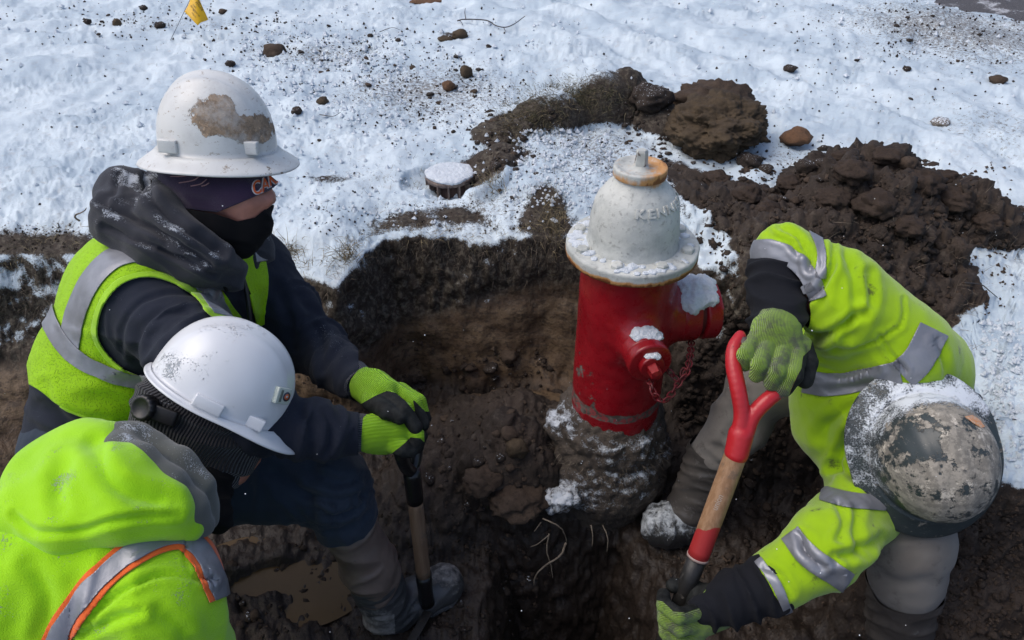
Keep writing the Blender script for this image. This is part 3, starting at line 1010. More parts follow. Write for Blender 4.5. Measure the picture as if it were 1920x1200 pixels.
# pumper outlet: collar, retaining groove and cap
hpart('pumper_collar', [(0.13, 0.05)] + rnd(0.135, 0.182, 0.0785, 0.003, 0.05)[1:], pc, PD, M_HRED, 64, chip=-0.14, ref=(0, 0, 1))
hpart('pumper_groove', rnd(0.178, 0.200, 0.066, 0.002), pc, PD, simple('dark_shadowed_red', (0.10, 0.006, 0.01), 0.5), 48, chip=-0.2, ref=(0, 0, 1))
pcap = hpart('pumper_cap', rnd(0.196, 0.236, 0.0775, 0.005), pc, PD, M_HRED, 64, chip=-0.10, ref=(0, 0, 1))
V, F = lathe([(0.23, 0.0), (0.23, 0.022), (0.262, 0.018), (0.265, 0.0)], pc, PD, n=5, ref=(0, 0, 1))
mesh_np('cap_nut', V, F, M_HRED, pcap, smooth_sh=False, attrs={'chip': np.full(len(V), -0.1), 'rust': np.zeros(len(V))})
# hose outlet
hpart('hose_collar', [(0.11, 0.03)] + rnd(0.115, 0.168, 0.052, 0.004, 0.03)[1:], pc, HD, M_HRED, 48, chip=-0.12, ref=(0, 0, 1))
hcap = hpart('hose_cap', rnd(0.166, 0.196, 0.0535, 0.005), pc, HD, M_HRED, 56, chip=-0.1, ref=(0, 0, 1))
hpart('cap_boss', rnd(0.190, 0.212, 0.030, 0.003), pc, HD, M_HRED, 40, chip=-0.1, parent=hcap, ref=(0, 0, 1))
V, F = lathe([(0.208, 0.0), (0.208, 0.0175), (0.238, 0.0145), (0.2405, 0.0)], pc, HD, n=5, ref=(0.2, 0, 1))
mesh_np('cap_nut', V, F, M_HRED, hcap, smooth_sh=False, attrs={'chip': np.full(len(V), -0.1), 'rust': np.zeros(len(V))})
# cap chains, link by link
def chain_links(path, pitch=0.0175, r=0.0024, L=0.0125, W=0.0075, lab=None):
    path = spline(path, 12)
    seg = np.linalg.norm(np.diff(path, axis=0), axis=1); S = np.concatenate([[0], np.cumsum(seg)])
    n = int(S[-1] / pitch)
    base = None
    for i in range(n):
        sidx = (i + 0.5) * pitch
        p = np.array([np.interp(sidx, S, path[:, k]) for k in range(3)])
        q = np.array([np.interp(min(sidx + 0.004, S[-1]), S, path[:, k]) for k in range(3)])
        d = nrm(q - p) + rng.normal(0, 0.10, 3); s_, u_, d_ = frame(d)
        if i % 2: s_, u_ = u_, -s_
        if base is None:
            a = np.linspace(0, 2 * np.pi, 13)[:-1]
            loop = np.stack([np.cos(a) * W, np.zeros(12), np.sin(a) * L], 1)
            V = []
            for j in range(12):
                tn = nrm(loop[(j + 1) % 12] - loop[j - 1]); nn = nrm(np.cross(tn, [0, 1, 0]))
                for b in range(5):
                    V.append(loop[j] + r * (math.cos(b * 1.2566) * nn + math.sin(b * 1.2566) * np.array([0, 1, 0])))
            F = [(j * 5 + b, j * 5 + (b + 1) % 5, ((j + 1) % 12) * 5 + (b + 1) % 5, ((j + 1) % 12) * 5 + b) for j in range(12) for b in range(5)]
            base = mesh_np('chain_link', np.array(V), np.array(F), M_CHAIN, None)
            o = base; o.parent = hyd
        else:
            o = base.copy(); COL.objects.link(o); o.parent = hyd
        M = Matrix([[s_[k], u_[k], d_[k], 0] for k in range(3)] + [[0, 0, 0, 1]])
        o.matrix_local = Matrix.Translation(Vector((p - np.array(hyd.location)).tolist())) @ M
M_CHAIN = simple('red_painted_chain', (0.20, 0.012, 0.02), 0.45, col2=(0.09, 0.02, 0.02), sc=90)
a0 = pc + PD * 0.188 + np.array([0, -0.02, -0.068])
hc0 = pc + HD * 0.158 + np.array([0.012, 0, -0.056])
chain_links([a0, P(1290, 690, 1.80), P(1270, 722, 1.78), P(1252, 748, 1.76), P(1240, 752, 1.75)])
chain_links([hc0, P(1222, 728, 1.74), P(1234, 748, 1.745), P(1248, 752, 1.755)])
chain_links([pc + HD * 0.158 + np.array([0.05, 0, -0.03]), P(1262, 705, 1.79), P(1276, 712, 1.79), P(1284, 690, 1.80)])

def snow_lump(name, pts, vox, amp, label, cat='snow', mat=None, freq=60, seed=0, k=0.012, group=None, cutf=None):
    s = Sdf()
    for c, r in pts: s.ell(c, r, k=k)
    V, F = s.mesh(vox)
    V = V + normals(V, F) * (amp * fbm(V * freq, seed, 3))[:, None]
    if cutf is not None: V, F = clip(V, F, cutf(V))
    o = mesh_np(name, V, F, mat or M_SNOW)
    return tag(o, label, cat, group)
e3 = pc + PD * 0.175
snow_lump('snow_lump', [(pc + PD * q + np.array([0, wy, 0.070 - abs(wy) * 0.35]), (0.026, 0.030, 0.016 + 0.004 * (q > .15))) for q in (0.150, 0.18, 0.21) for wy in (-0.035, 0.0, 0.03)] + [(pc + PD * 0.165 + np.array([0, -0.058, 0.045]), (0.02, 0.018, 0.02))],
          0.004, 0.006, "thick clump of white snow on the hydrant's large side cap", freq=70)
snow_lump('snow_lump', [(pc + HD * 0.16 + np.array([q, 0.012, 0.050 - q * q * 6]), (0.016, 0.018, 0.008)) for q in (-0.024, 0, 0.024)] + [(pc + HD * 0.135 + np.array([q, 0, 0.054 - q * q * 6]), (0.016, 0.016, 0.008)) for q in (-0.012, 0.015)],
          0.0028, 0.004, "thin cap of snow on the hydrant's small front outlet", freq=90, seed=4)
snow_lump('snow_lump', [(pc + HD * 0.2 + np.array([q, 0.0, 0.0285 - q * q * 9]), (0.009, 0.010, 0.0035)) for q in (-0.012, 0, 0.012)], 0.002, 0.002, "small sliver of snow on the boss of the hydrant's front cap", freq=120, seed=6)
# loose snow scattered on the flange
fs = []
for k in range(150):
    a = random.uniform(0, 2 * math.pi); r = random.uniform(0.108, 0.150)
    if math.sin(a) > 0.4 and random.random() < .5: continue
    q = random.uniform(0.004, 0.013)
    if math.cos(a) > 0.4 and random.random() < .6: continue
    fs.append((HC + np.array([math.cos(a) * r, math.sin(a) * r, 0.268]), (q, q, q * 0.38)))
snow_lump('flange_snow', fs, 0.0028, 0.002, 'patchy crust of snow on the white flange of the hydrant', freq=120, seed=8, k=0.005)

# ------------------------------------------------------------------ block of earth the hydrant stands in
def mat_collar():
    t = NT('frosted_soil')
    dc, a, b = dirt_shade(t)
    dc = t.mix(0.5, dc, (0.12, 0.10, 0.08))
    s = t.attr('snow')
    v = t.math('ADD', t.math('ADD', t.math('MULTIPLY', t.noise(45, 5, 0.7), 0.6), t.math('MULTIPLY', t.noise(220, 3, 0.7), 0.4)), s)
    f = t.math('MULTIPLY', t.step(v, 0.92, 1.10), 0.9)
    c = t.mix(f, dc, SNOW)
    c = t.mix(t.math('MULTIPLY', t.attr('wet_lit'), 0.5), c, (0.075, 0.060, 0.046))  # lower column's brown is painted light to offset shade in the hole
    return t.set(c, t.mixf(f, 0.85, 0.7), t.bump(t.math('ADD', t.math('ADD', a, b), f), 0.005), Specular_IOR_Level=0.3)
s = Sdf()
s.cap([hx - 0.01, hy, -0.36], [hx - 0.02, hy, -0.465], 0.162, 0.196, 0.02)
for px, py, z, r in [(1045, 795, 2.10, .04), (1030, 938, 2.03, .035), (1060, 935, 2.01, .035), (1230, 850, 2.12, .04)]:
    s.ell(P(px, py, z), (r, r, r * 0.7), k=0.04)
s.cap([hx - 0.04, hy - 0.005, -0.5], [hx - 0.085, hy - 0.04, -1.25], 0.160, 0.165, 0.04)
V, F = s.mesh(0.0068)
N = normals(V, F)
up_ = smooth(-0.50, -0.42, V[:, 2])
w1, i1 = worley(V * 16, 71); w2, i2 = worley(V * 42, 72)
d = up_ * (0.014 * (0.55 - w1) * (.4 + i1) + 0.014 * (0.5 - w2) + 0.010 * vnoise(V * 26, 77) + 0.009 * vnoise(V * 60, 73)) + (1 - up_) * (0.014 * vnoise(V * 11, 74) + 0.009 * (0.5 - w2) + 0.006 * vnoise(V * np.array([50, 50, 12]), 75))
V = V + N * d[:, None]
N2 = normals(V, F)
snw = 0.20 + 0.14 * smooth(0.2, 0.8, N2[:, 2]) + 0.14 * up_ * vnoise(V * 10, 76)
for px, py, rr, a in [(1045, 790, 40, .25), (1035, 955, 40, .32), (1085, 935, 45, .22), (1140, 860, 60, .15), (1190, 930, 60, .15), (1235, 840, 40, .2)]:
    X_, Y_, _ = proj(V); snw = snw + a * np.exp(-((X_ - px) ** 2 + (Y_ - py) ** 2) / rr ** 2)
snw = snw * smooth(-0.535, -0.48, V[:, 2])
ped = mesh_np('soil_block', V, F, mat_collar(), attrs={'snow': snw, 'wet_lit': 1 - smooth(-0.62, -0.47, V[:, 2])})
tag(ped, kind='structure')
# ------------------------------------------------------------------ people
LIME = (0.31, 0.58, 0.005)
M_SKIN = simple('weathered_skin', (0.50, 0.215, 0.155), 0.5, var=0.22, sc=25, bump=0.0005, bsc=500)
M_SKIN.node_tree.nodes['Principled BSDF'].inputs['Subsurface Weight'].default_value = 0.12
M_SKIN.node_tree.nodes['Principled BSDF'].inputs['Subsurface Radius'].default_value = (0.01, 0.004, 0.002)
M_NAVY = cloth('navy_sweatshirt', (0.020, 0.024, 0.037), rough=0.95, snow=0.5, sheen=0.05, fine=700, bump=0.0008)
M_NAVYRIB = cloth('navy_ribbed_cuff', (0.022, 0.028, 0.050), rib=1500, snow=0.4, bump=0.0012)
M_HOODD = cloth('charcoal_hood_cloth', (0.034, 0.036, 0.045), snow=1.25, sheen=0.15, bump=0.0008)
M_PANTN = cloth('navy_work_trousers', (0.024, 0.036, 0.056), snow=0.2, rough=0.8, sheen=0.1, bump=0.0004)
M_BLACK = cloth('black_fleece', (0.006, 0.006, 0.007), snow=0.15, rough=0.95, sheen=0.02)
M_PURPLE = cloth('purple_knit_band', (0.035, 0.018, 0.050), col2=(0.024, 0.013, 0.036), fine=1400, bump=0.0012, sheen=0.3)
M_VEST = cloth('lime_mesh_vest', LIME, rough=0.75, mesh=260, bump=0.0007, sheen=0.1)
M_VESTEDGE = cloth('lime_vest_binding', (0.36, 0.66, 0.02), rough=0.7)
M_TAPE = simple('silver_reflective_tape', (0.26, 0.27, 0.30), 0.42, var=0.2, sc=18, metal=0.35, bump=0.0008, bsc=60)
M_ORANGE = cloth('orange_trim', (0.85, 0.14, 0.02), rough=0.7)
M_FLEECE = cloth('lime_fleece', (0.36, 0.72, 0.008), col2=(0.32, 0.66, 0.008), rough=1.0, fine=500, bump=0.0012, sheen=0.3, snow=0.75)
M_FLEECE3 = cloth('dirty_lime_sweatshirt', (0.31, 0.51, 0.005), col2=(0.26, 0.44, 0.005), rough=0.95, fine=600, bump=0.0008, sheen=0.3, dirt=0.10, dirtcol=(0.06, 0.075, 0.02))
M_GREYH = cloth('grey_green_hood_lining', (0.105, 0.112, 0.100), snow=1.0, sheen=0.3)
M_BEANIE = cloth('black_ribbed_beanie', (0.026, 0.026, 0.031), rib=1100, bump=0.0012, snow=0.6, sheen=0.25)
M_GLOVE = cloth('lime_knit_glove', (0.32, 0.66, 0.010), rib=2400, bump=0.0009, sheen=0.1, rough=0.8)
M_GLOVED = cloth('muddy_lime_knit_glove', (0.25, 0.42, 0.03), rib=2400, bump=0.0010, dirt=0.9, dirtcol=(0.055, 0.058, 0.045))
M_RUBBER = simple('black_foam_palm', (0.009, 0.010, 0.010), 0.75, var=0.4, sc=60, bump=0.0008, bsc=400, col2=(0.022, 0.024, 0.023), spec=0.2)
M_GREYP = cloth('grey_work_trousers', (0.20, 0.185, 0.165), col2=(0.15, 0.135, 0.12), rough=0.85, sheen=0.1, dirt=0.3)
def mat_boot(name, col, col2, mud, mudcol=(0.22, 0.21, 0.20)):
    t = NT(name)
    n = t.noise(9, 4, 0.6); n2_ = t.noise(40, 6, 0.75)
    c = t.mix(t.step(n, 0.35, 0.65), col, col2)
    f = t.step(t.math('ADD', n2_, t.math('MULTIPLY', t.attr('mud'), mud)), 0.60, 0.78)
    c = t.mix(f, c, t.mix(t.step(t.noise(90, 4), 0.4, 0.6), mudcol, tuple(x * 0.6 for x in mudcol)))
    return t.set(c, t.mixf(f, 0.38, 0.8), t.bump(t.math('ADD', t.math('MULTIPLY', f, 1.0), t.math('MULTIPLY', n2_, 0.4)), 0.0015))
M_BOOTB = mat_boot('brown_rubber_boot_shaft', (0.20, 0.15, 0.125), (0.14, 0.105, 0.088), 0.05)
M_BOOTF = mat_boot('muddy_black_boot_foot', (0.045, 0.047, 0.050), (0.070, 0.071, 0.072), 0.25)
M_BOOT3 = mat_boot('dirty_dark_rubber_boot', (0.055, 0.050, 0.046), (0.085, 0.076, 0.068), 0.12)
M_BOOT4 = mat_boot('frosted_boot_foot', (0.030, 0.030, 0.030), (0.05, 0.05, 0.048), 0.30, (0.46, 0.50, 0.53))

def fold(dr, wl, wa, amp, ridged=True, mf=None):
    return (dr, wl, wa, amp * 1.25, ridged, mf)
def near_px(px, py, r):
    def f(V):
        X, Y, _ = proj(V); return np.exp(-(((X - px) ** 2 + (Y - py) ** 2) / r ** 2))
    return f

def do_creases(V, F, creases):
    N = normals(V, F); f = smooth(0.0, 0.3, (N * nrm(CO - V)).sum(1))
    X, Y, _ = proj(V); X = X + 3 * vnoise(V * 30, 91); Y = Y + 3 * vnoise(V * 30, 92)
    d = np.zeros(len(V))
    for pts, w, dep in creases:
        q = spline(np.asarray(pts, float), 6)
        l = linesd(X, Y, q)
        # fade out towards both ends
        e = np.minimum(np.hypot(X - q[0][0], Y - q[0][1]), np.hypot(X - q[-1][0], Y - q[-1][1]))
        k = smooth(0, 3 * w, e + w)
        d = d + k * dep * (0.55 * np.exp(-((l - 2.3 * w) / (1.3 * w)) ** 2) - np.exp(-(l / w) ** 2))
    return V + N * (d * f)[:, None]

def garment(name, sdf, vox, mat, parent, folds=(), seed=0, clipf=None, off=0.0, relaxn=1, attrs=None, label=None, keep=False, thick=0.0, creases=()):
    V, F = sdf.mesh(vox)
    V = relax(V, F, relaxn)
    if folds: V = cloth_disp(V, F, folds, seed)
    if creases: V = do_creases(V, F, creases)
    V = V + normals(V, F) * (0.0012 * vnoise(V * 45, seed + 3) + 0.0020 * vnoise(V * 18, seed + 4) + off)[:, None]
    base = (V, F)
    if clipf is not None:
        for cf in clipf: V, F = clip(V, F, cf(V))
    at = {k: f(V) for k, f in (attrs or {}).items()}
    o = mesh_np(name, V, F, mat, parent, attrs=at, label=label)
    if thick:
        md = o.modifiers.new('thickness', 'SOLIDIFY'); md.thickness = thick; md.offset = -1
    return (o, base) if keep else o

def pxpoly(poly, sp=0):
    poly = np.asarray(poly, float)
    if sp:
        poly = spline(np.vstack([poly, poly[:1]]), sp)[:-1]
    def f(V):
        X, Y, _ = proj(V); return polysd(X, Y, poly)
    return f
def pxline(pts, hw, sp=6):
    pts = spline(np.asarray(pts, float), sp) if sp else np.asarray(pts, float)
    def f(V):
        X, Y, _ = proj(V); d = hw - linesd(X, Y, pts)
        for p, q in ((pts[0], pts[1]), (pts[-1], pts[-2])):     # square-cut ends
            t = nrm(q - p); r = np.hypot(X - p[0], Y - p[1])
            d = np.where(r < 2.2 * hw, np.minimum(d, (X - p[0]) * t[0] + (Y - p[1]) * t[1]), d)
        return d
    return f
def both(*fs):
    return lambda V: np.minimum.reduce([f(V) for f in fs])
def minus(f, *gs):
    return lambda V: np.minimum.reduce([f(V)] + [-g(V) for g in gs])
def facing(V, F):
    return (normals(V, F) * nrm(CO - V)).sum(1)

def patch(name, base, field, off, mat, parent, thick=0.0015, front=None, attrs=None, label=None):
    """a piece of cloth or tape lying on a garment: part of its surface, raised"""
    V, F = base
    N = normals(V, F)
    W = V + N * off
    f = field(V)
    if front is not None:
        f = np.minimum(f, (facing(V, F) - front) * 60)
    V2, F2 = clip(W, F, f)
    if len(F2) == 0: return None
    lab = islands(V2, F2)[F2[:, 0]]
    ids, cnt = np.unique(lab, return_counts=True)
    o = None
    for l, c in sorted(zip(ids, cnt), key=lambda q: -q[1]):
        if c < 0.12 * cnt.max() or c < 20: break
        Fi = F2[lab == l]; used = np.unique(Fi); mp = np.full(len(V2), -1); mp[used] = np.arange(len(used))
        Vi, Fi = V2[used], mp[Fi]
        at = {k: g(Vi) for k, g in (attrs or {}).items()}
        oo = mesh_np(name, Vi, Fi, mat, parent, attrs=at, label=label)
        o = o or oo
        if thick:
            md = oo.modifiers.new('thickness', 'SOLIDIFY'); md.thickness = thick; md.offset = -1
    return o

def densify(V, F, n=1):
    """split every face in four, so thin patches get clean edges"""
    for _ in range(n):
        T = tri_of(F)
        e = np.sort(np.vstack([T[:, [0, 1]], T[:, [1, 2]], T[:, [2, 0]]]), 1)
        key = e[:, 0].astype(np.int64) * (len(V) + 1) + e[:, 1]
        _, fi, inv = np.unique(key, return_index=True, return_inverse=True)
        mid = V[e[fi]].mean(1); m = len(V) + inv; n_ = len(T)
        a, b, c = m[:n_], m[n_:2 * n_], m[2 * n_:]
        F = np.vstack([np.stack([T[:, 0], a, c], 1), np.stack([T[:, 1], b, a], 1), np.stack([T[:, 2], c, b], 1), np.stack([a, b, c], 1)])
        V = np.vstack([V, mid])
    return V, F

def ribdir(d, s=1.0):
    d = nrm(d)
    return lambda V: V @ d * s

def helmet_grid(C, fwd, up, a_f, a_b, b, H, brim, n=96, m=30, ridge=0.004, visor=None):
    """hard hat shell: dome + brim, as a grid. brim(theta)-> (out, drop)"""
    up = nrm(up); fwd = nrm(fwd - up * (np.asarray(fwd) @ up)); side = np.cross(up, fwd)
    th = np.linspace(0, 2 * np.pi, n, endpoint=False)
    rows = []
    def ell(th):
        c, s_ = np.cos(th), np.sin(th)
        a = np.where(c > 0, a_f, a_b)
        return 1 / np.sqrt((c / a) ** 2 + (s_ / b) ** 2)
    R = ell(th)
    for i in range(m):                                  # apex to rim
        ph = (i / (m - 1)) * np.pi / 2
        pr = np.sin(ph) ** 0.92; hz = H * np.cos(ph) ** 0.86 if i < m - 1 else 0.0
        rr = R * pr
        x = rr * np.cos(th); y = rr * np.sin(th)
        rg = ridge * (np.exp(-(y / 0.014) ** 4) + 0.8 * (np.exp(-((np.abs(y) - 0.045) / 0.009) ** 4))) * smooth(0.0, 0.25, np.cos(ph)) if ridge else 0
        rows.append((x, y, hz + rg * np.ones(n)))
    out, drop = brim(th)
    for t in np.linspace(0, 1, 9)[1:]:
        rr = R + out * t
        z = -drop * t ** 1.2 + 0.004 * (1 - np.exp(-((1 - t) / .1))) * 0 
        z = z + 0.010 * np.exp(-(t / 0.18)) - 0.010 * 1.0 * np.exp(-0 / 0.18) * 0
        rows.append((rr * np.cos(th), rr * np.sin(th), z))
    # rolled lip
    rr = R + out + 0.0015
    rows.append((rr * np.cos(th), rr * np.sin(th), -drop - 0.003))
    rr = R + out - 0.0005
    rows.append((rr * np.cos(th), rr * np.sin(th), -drop - 0.0045))
    V = np.vstack([np.asarray(C) + x[:, None] * fwd + y[:, None] * side + (z * np.ones(n))[:, None] * up for x, y, z in rows])
    k = len(rows)
    i, j = np.meshgrid(np.arange(k - 1), np.arange(n), indexing='ij')
    F = np.stack([i * n + j, (i + 1) * n + j, (i + 1) * n + (j + 1) % n, i * n + (j + 1) % n], -1).reshape(-1, 4)
    def surf(fx, sy, off=0.0):
        """point on the dome above plan position"""
        c = math.atan2(sy, fx); r = ell(np.array([c]))[0]
        q = min(math.hypot(fx, sy) / r, 0.999)
        ph = math.asin(q ** (1 / 0.92))
        return np.asarray(C) + fx * fwd + sy * side + (H * math.cos(ph) ** 0.86 + off) * up
    return V, F, (fwd, side, up), surf

def mat_helmet(name, base, dirt, dirt_amt, fine_amt, snow=0.0, rough=0.28, scratch=(0.10, 0.10, 0.10), blobs=()):
    t = NT(name)
    n = t.noise(8, 3); c = t.mix(t.step(n, 0.3, 0.7), base, tuple(x * 0.93 for x in base))
    f = None
    bn = t.noise(30, 6, 0.72)
    md = t.math('ADD', t.math('MULTIPLY', bn, 0.8), t.attr('mud'))
    f = t.step(md, 0.60, 0.645)
    dn = t.noise(70, 5, 0.7)
    dc = t.mix(t.step(dn, 0.42, 0.58), dirt, tuple(x * 0.62 for x in dirt))
    dc = t.mix(t.step(t.noise(34, 6, 0.8), 0.56, 0.62), dc, tuple(min(1, x * 1.7) for x in dirt))
    c = t.mix(t.math('MULTIPLY', f, dirt_amt), c, dc)
    v = t.n('ShaderNodeVectorMath', operation='MULTIPLY'); v.inputs[1].default_value = (1, 1, 2.5); t.l(t.pos(), v.inputs[0])
    sn = t.noise(55, 6, 0.8, vec=v.outputs[0])
    sf = t.math('MULTIPLY', t.step(sn, 0.585, 0.63), fine_amt)
    c = t.mix(sf, c, scratch)
    st = t.math('MULTIPLY', t.step(t.noise(16, 6, 0.75), 0.46, 0.62), fine_amt * 0.55)
    c = t.mix(st, c, tuple(x * 0.75 + 0.1 * d_ for x, d_ in zip(base, dirt)))
    h = t.math('MULTIPLY', f, t.math('ADD', dn, 0.6))
    if snow > 0:
        s1 = t.noise(300, 4, 0.75); s2 = t.noise(28, 4, 0.65)
        g = t.math('ADD', t.math('MULTIPLY', s1, 0.6), t.math('MULTIPLY', s2, 0.5))
        g = t.math('ADD', g, t.attr('snow'))
        sf2 = t.step(g, 0.66, 0.78)
        c = t.mix(sf2, c, SNOW)
        h = t.math('ADD', h, t.math('MULTIPLY', sf2, 1.5))
        f = t.math('MAXIMUM', f, sf2)
    return t.set(c, t.mixf(f, rough, 0.85), t.bump(h, 0.0012), Specular_IOR_Level=0.5)

def body_mesh(parent, caps, head=None, extra=None, vox=0.01):
    """the figure's own continuous skin under the clothes"""
    s = Sdf()
    for ch in caps:
        s.chain([(a, b, c, max(r - 0.026, 0.018)) for a, b, c, r in ch], k=0.04)
    if head: head(s)
    V, F = s.mesh(vox); V = relax(V, F, 1)
    return mesh_np('body', V, F, M_SKIN, parent)

def glove(name, parent, palm, fingers, split, lime, k=0.0035, palmk=0.03, seed=0, rib=(1, 0, 0), inner=True, label=None):
    s = Sdf()
    s.chain(palm[0], k=palmk)
    for ch in palm[1:]: s.chain(ch, k=0.014)
    for ch in fingers: s.chain(ch, k=k)
    V, F = s.mesh(0.0028)
    V = relax(V, F, 1)
    V = V + normals(V, F) * (0.0008 * vnoise(V * 90, seed) + 0.0008 * vnoise(V * 40, seed + 1))[:, None]
    f = split(V)
    A = clip(V, F, f); B = clip(V, F, -f)
    at = lambda W: {'rib': W @ nrm(rib)}
    o = mesh_np(name, A[0], A[1], lime, parent, attrs=at(A[0]), label=label)
    if len(B[1]):
        N = normals(V, F); W = V + N * 0.0007
        B = clip(W, F, -f)
        lab = islands(*B)[B[1][:, 0]]
        for l, c in zip(*np.unique(lab, return_counts=True)):
            if c < 60: continue
            Fi = B[1][lab == l]; used = np.unique(Fi); mp = np.full(len(B[0]), -1); mp[used] = np.arange(len(used))
            mesh_np('rubber_palm', B[0][used], mp[Fi], M_RUBBER, o)
    return o

# ================================================================== person 1: lunging, both hands on the shovel
p1 = empty('person', (-0.55, 1.15, -0.58), 'worker in navy hoodie and lime mesh vest, scuffed white hard hat, leaning on a shovel', 'person')
A1n = [(275, 575, 1.50, .088), (370, 665, 1.43, .080), (470, 780, 1.40, .066), (590, 808, 1.45, .052), (668, 811, 1.50, .042)]
A1f = [(470, 520, 1.78, .088), (535, 580, 1.80, .074), (590, 648, 1.80, .064), (640, 694, 1.68, .052), (668, 716, 1.62, .043)]
L1 = [(185, 860, 1.64, .125), (400, 890, 1.60, .105), (615, 905, 1.61, .082)]
L1s = [(615, 905, 1.61, .080), (650, 975, 1.65, .071)]
L1b = [(170, 900, 1.70, .12), (260, 1090, 1.9, .09), (100, 1190, 2.1, .06)]
T1 = [(175, 800, 1.66, .135), (225, 690, 1.65, .150), (290, 575, 1.63, .158), (345, 510, 1.64, .135)]
def head1(s):
    c = P(402, 338, 1.535)
    ax = [cdir(1, -0.12, 0), cdir(0, 0.2, 1), cdir(0.12, 1, -0.2)]
    s.ell(c, (.098, .076, .118), ax, 0.02)
    s.cap(P(470, 332, 1.535), P(480, 372, 1.535), 0.028, 0.022, 0.02)          # mid-face
    s.cap(P(500, 342, 1.535), P(511, 371, 1.535), 0.0065, 0.0105, 0.006)          # nose
    s.ell(P(505, 375, 1.522), (.008, .008, .0065), k=0.005)
    s.ell(P(455, 378, 1.50), (.034, .026, .030), k=0.05)                         # cheek
    s.cap(P(470, 420, 1.535), P(480, 415, 1.535), 0.035, 0.022, 0.03)           # jaw
    s.cap(P(360, 440, 1.60), P(395, 380, 1.55), 0.06, 0.06, 0.03)
body_mesh(p1, [T1, A1n, A1f, L1 + [(725, 1130, 1.84, .05)], L1b], head1, vox=0.009)

s = Sdf()
s.chain(T1, k=0.06)
s.ell(P(285, 520, 1.66), (.15, .13, .10), k=0.06)
s.ell(P(405, 560, 1.71), (.10, .10, .14), k=0.05)
s.chain([(275, 560, 1.52, .10), (470, 500, 1.80, .095)], k=0.05)
s.chain(A1n, k=0.03); s.chain(A1f, k=0.03)
dn = P(590, 808, 1.45) - P(470, 780, 1.40); df = P(640, 694, 1.68) - P(535, 580, 1.80)
hood1, b1 = garment('sweatshirt', s, 0.0062, M_NAVY, p1,
    folds=[fold(dn, .045, .16, .007, mf=near_px(560, 800, 120)), fold(df, .05, .16, .008, mf=near_px(570, 620, 110)),
           fold(P(370, 665, 1.43) - P(275, 575, 1.5), .07, .2, .008, mf=near_px(330, 640, 110)),
           fold(cdir(.3, 1, 0), .09, .22, .007, mf=near_px(180, 760, 120)), fold(cdir(1, .8, 0), .07, .2, .005, mf=near_px(440, 560, 80))],
    clipf=[lambda V: 664 + 8 - proj(V)[0]], keep=True, seed=10,
    creases=[([(228, 664), (232, 610), (262, 570), (310, 552), (385, 553)], 4, .004), ([(255, 670), (262, 620), (300, 590), (350, 585)], 7, .005),
             ([(585, 600), (605, 640), (600, 690)], 8, .006), ([(560, 560), (590, 585), (625, 600)], 8, .006), ([(520, 540), (545, 600), (550, 650)], 9, .006), ([(610, 690), (640, 650), (655, 640)], 6, .005),
             ([(560, 770), (585, 800), (580, 850)], 8, .006), ([(610, 775), (622, 810), (615, 850)], 6, .005), ([(330, 640), (390, 700), (420, 760)], 12, .006),
             ([(80, 760), (130, 800), (200, 830)], 9, .007), ([(90, 720), (110, 770), (150, 810)], 8, .005)])
# cuffs
for ch, nm in ((A1n, 1), (A1f, 2)):
    s = Sdf(); a, b = ch[-2], ch[-1]
    m = [a[i] * 0.36 + b[i] * 0.64 for i in range(4)] if nm == 2 else [a[i] * 0.5 + b[i] * 0.5 for i in range(4)]
    e = [b[i] * 1.22 - a[i] * 0.22 for i in range(4)]
    s.chain([(m[0], m[1], m[2], m[3] - .003), (e[0], e[1], e[2], .038)], k=0.01)
    ax_ = nrm(P(*b[:3]) - P(*a[:3])); sd_, up2, _ = frame(ax_)
    A_, E_ = P(*m[:3]), P(*e[:3])
    def ribang(V, A_=A_, sd_=sd_, up2=up2): return np.arctan2((V - A_) @ up2, (V - A_) @ sd_) * 0.04
    garment('cuff', s, 0.0035, M_NAVYRIB, p1, seed=12, attrs={'rib': ribang}, clipf=[lambda V, A_=A_, ax_=ax_: (V - A_) @ ax_, lambda V, E_=E_, ax_=ax_: (E_ - V) @ ax_ + 0.012])

# hood lying on the shoulders
s = Sdf()
s.chain([(258, 350, 1.60, .040), (232, 362, 1.56, .052), (232, 412, 1.50, .055), (300, 462, 1.47, .050), (375, 492, 1.48, .043), (430, 522, 1.54, .030)], k=0.02)
s.chain([(300, 372, 1.50, .034), (300, 395, 1.46, .040), (350, 440, 1.45, .034), (410, 482, 1.48, .030), (440, 508, 1.55, .024)], k=0.012)
s.chain([(300, 350, 1.70, .04), (420, 400, 1.74, .06), (470, 470, 1.72, .045), (460, 500, 1.66, .035)], k=0.03)
s.ell(P(310, 420, 1.60), (.12, .09, .09), k=0.03)
garment('hood', s, 0.0045, M_HOODD, p1, folds=[fold(cdir(.75, .65, 0), .06, .3, .004)], seed=14,
        creases=[([(190, 380), (233, 402), (313, 443), (392, 492)], 6, .010), ([(196, 422), (247, 445), (293, 462), (377, 495)], 5, .008), ([(270, 300), (285, 375), (350, 432), (415, 475)], 7, .010), ([(222, 330), (215, 360), (190, 380)], 5, .006), ([(300, 470), (350, 488), (400, 515)], 4, .006)])
for a, b in (((398, 478, 1.455), (425, 545, 1.52)), ((452, 500, 1.58), (468, 552, 1.60))):
    V, F = tube(spline([P(*a), P((a[0] + b[0]) / 2 - 3, (a[1] + b[1]) / 2, a[2] + .02), P(*b)], 5), 0.0035, 8)
    mesh_np('drawstring', V, F, M_BLACK, p1)
# zip placket
V, F = tube(spline([P(452, 510, 1.57), P(462, 545, 1.585), P(468, 590, 1.60), P(470, 640, 1.62)], 5), 0.005, 6)
mesh_np('zip', V, F, simple('dull_zip', (0.05, 0.05, 0.055), 0.4, metal=0.6), p1)

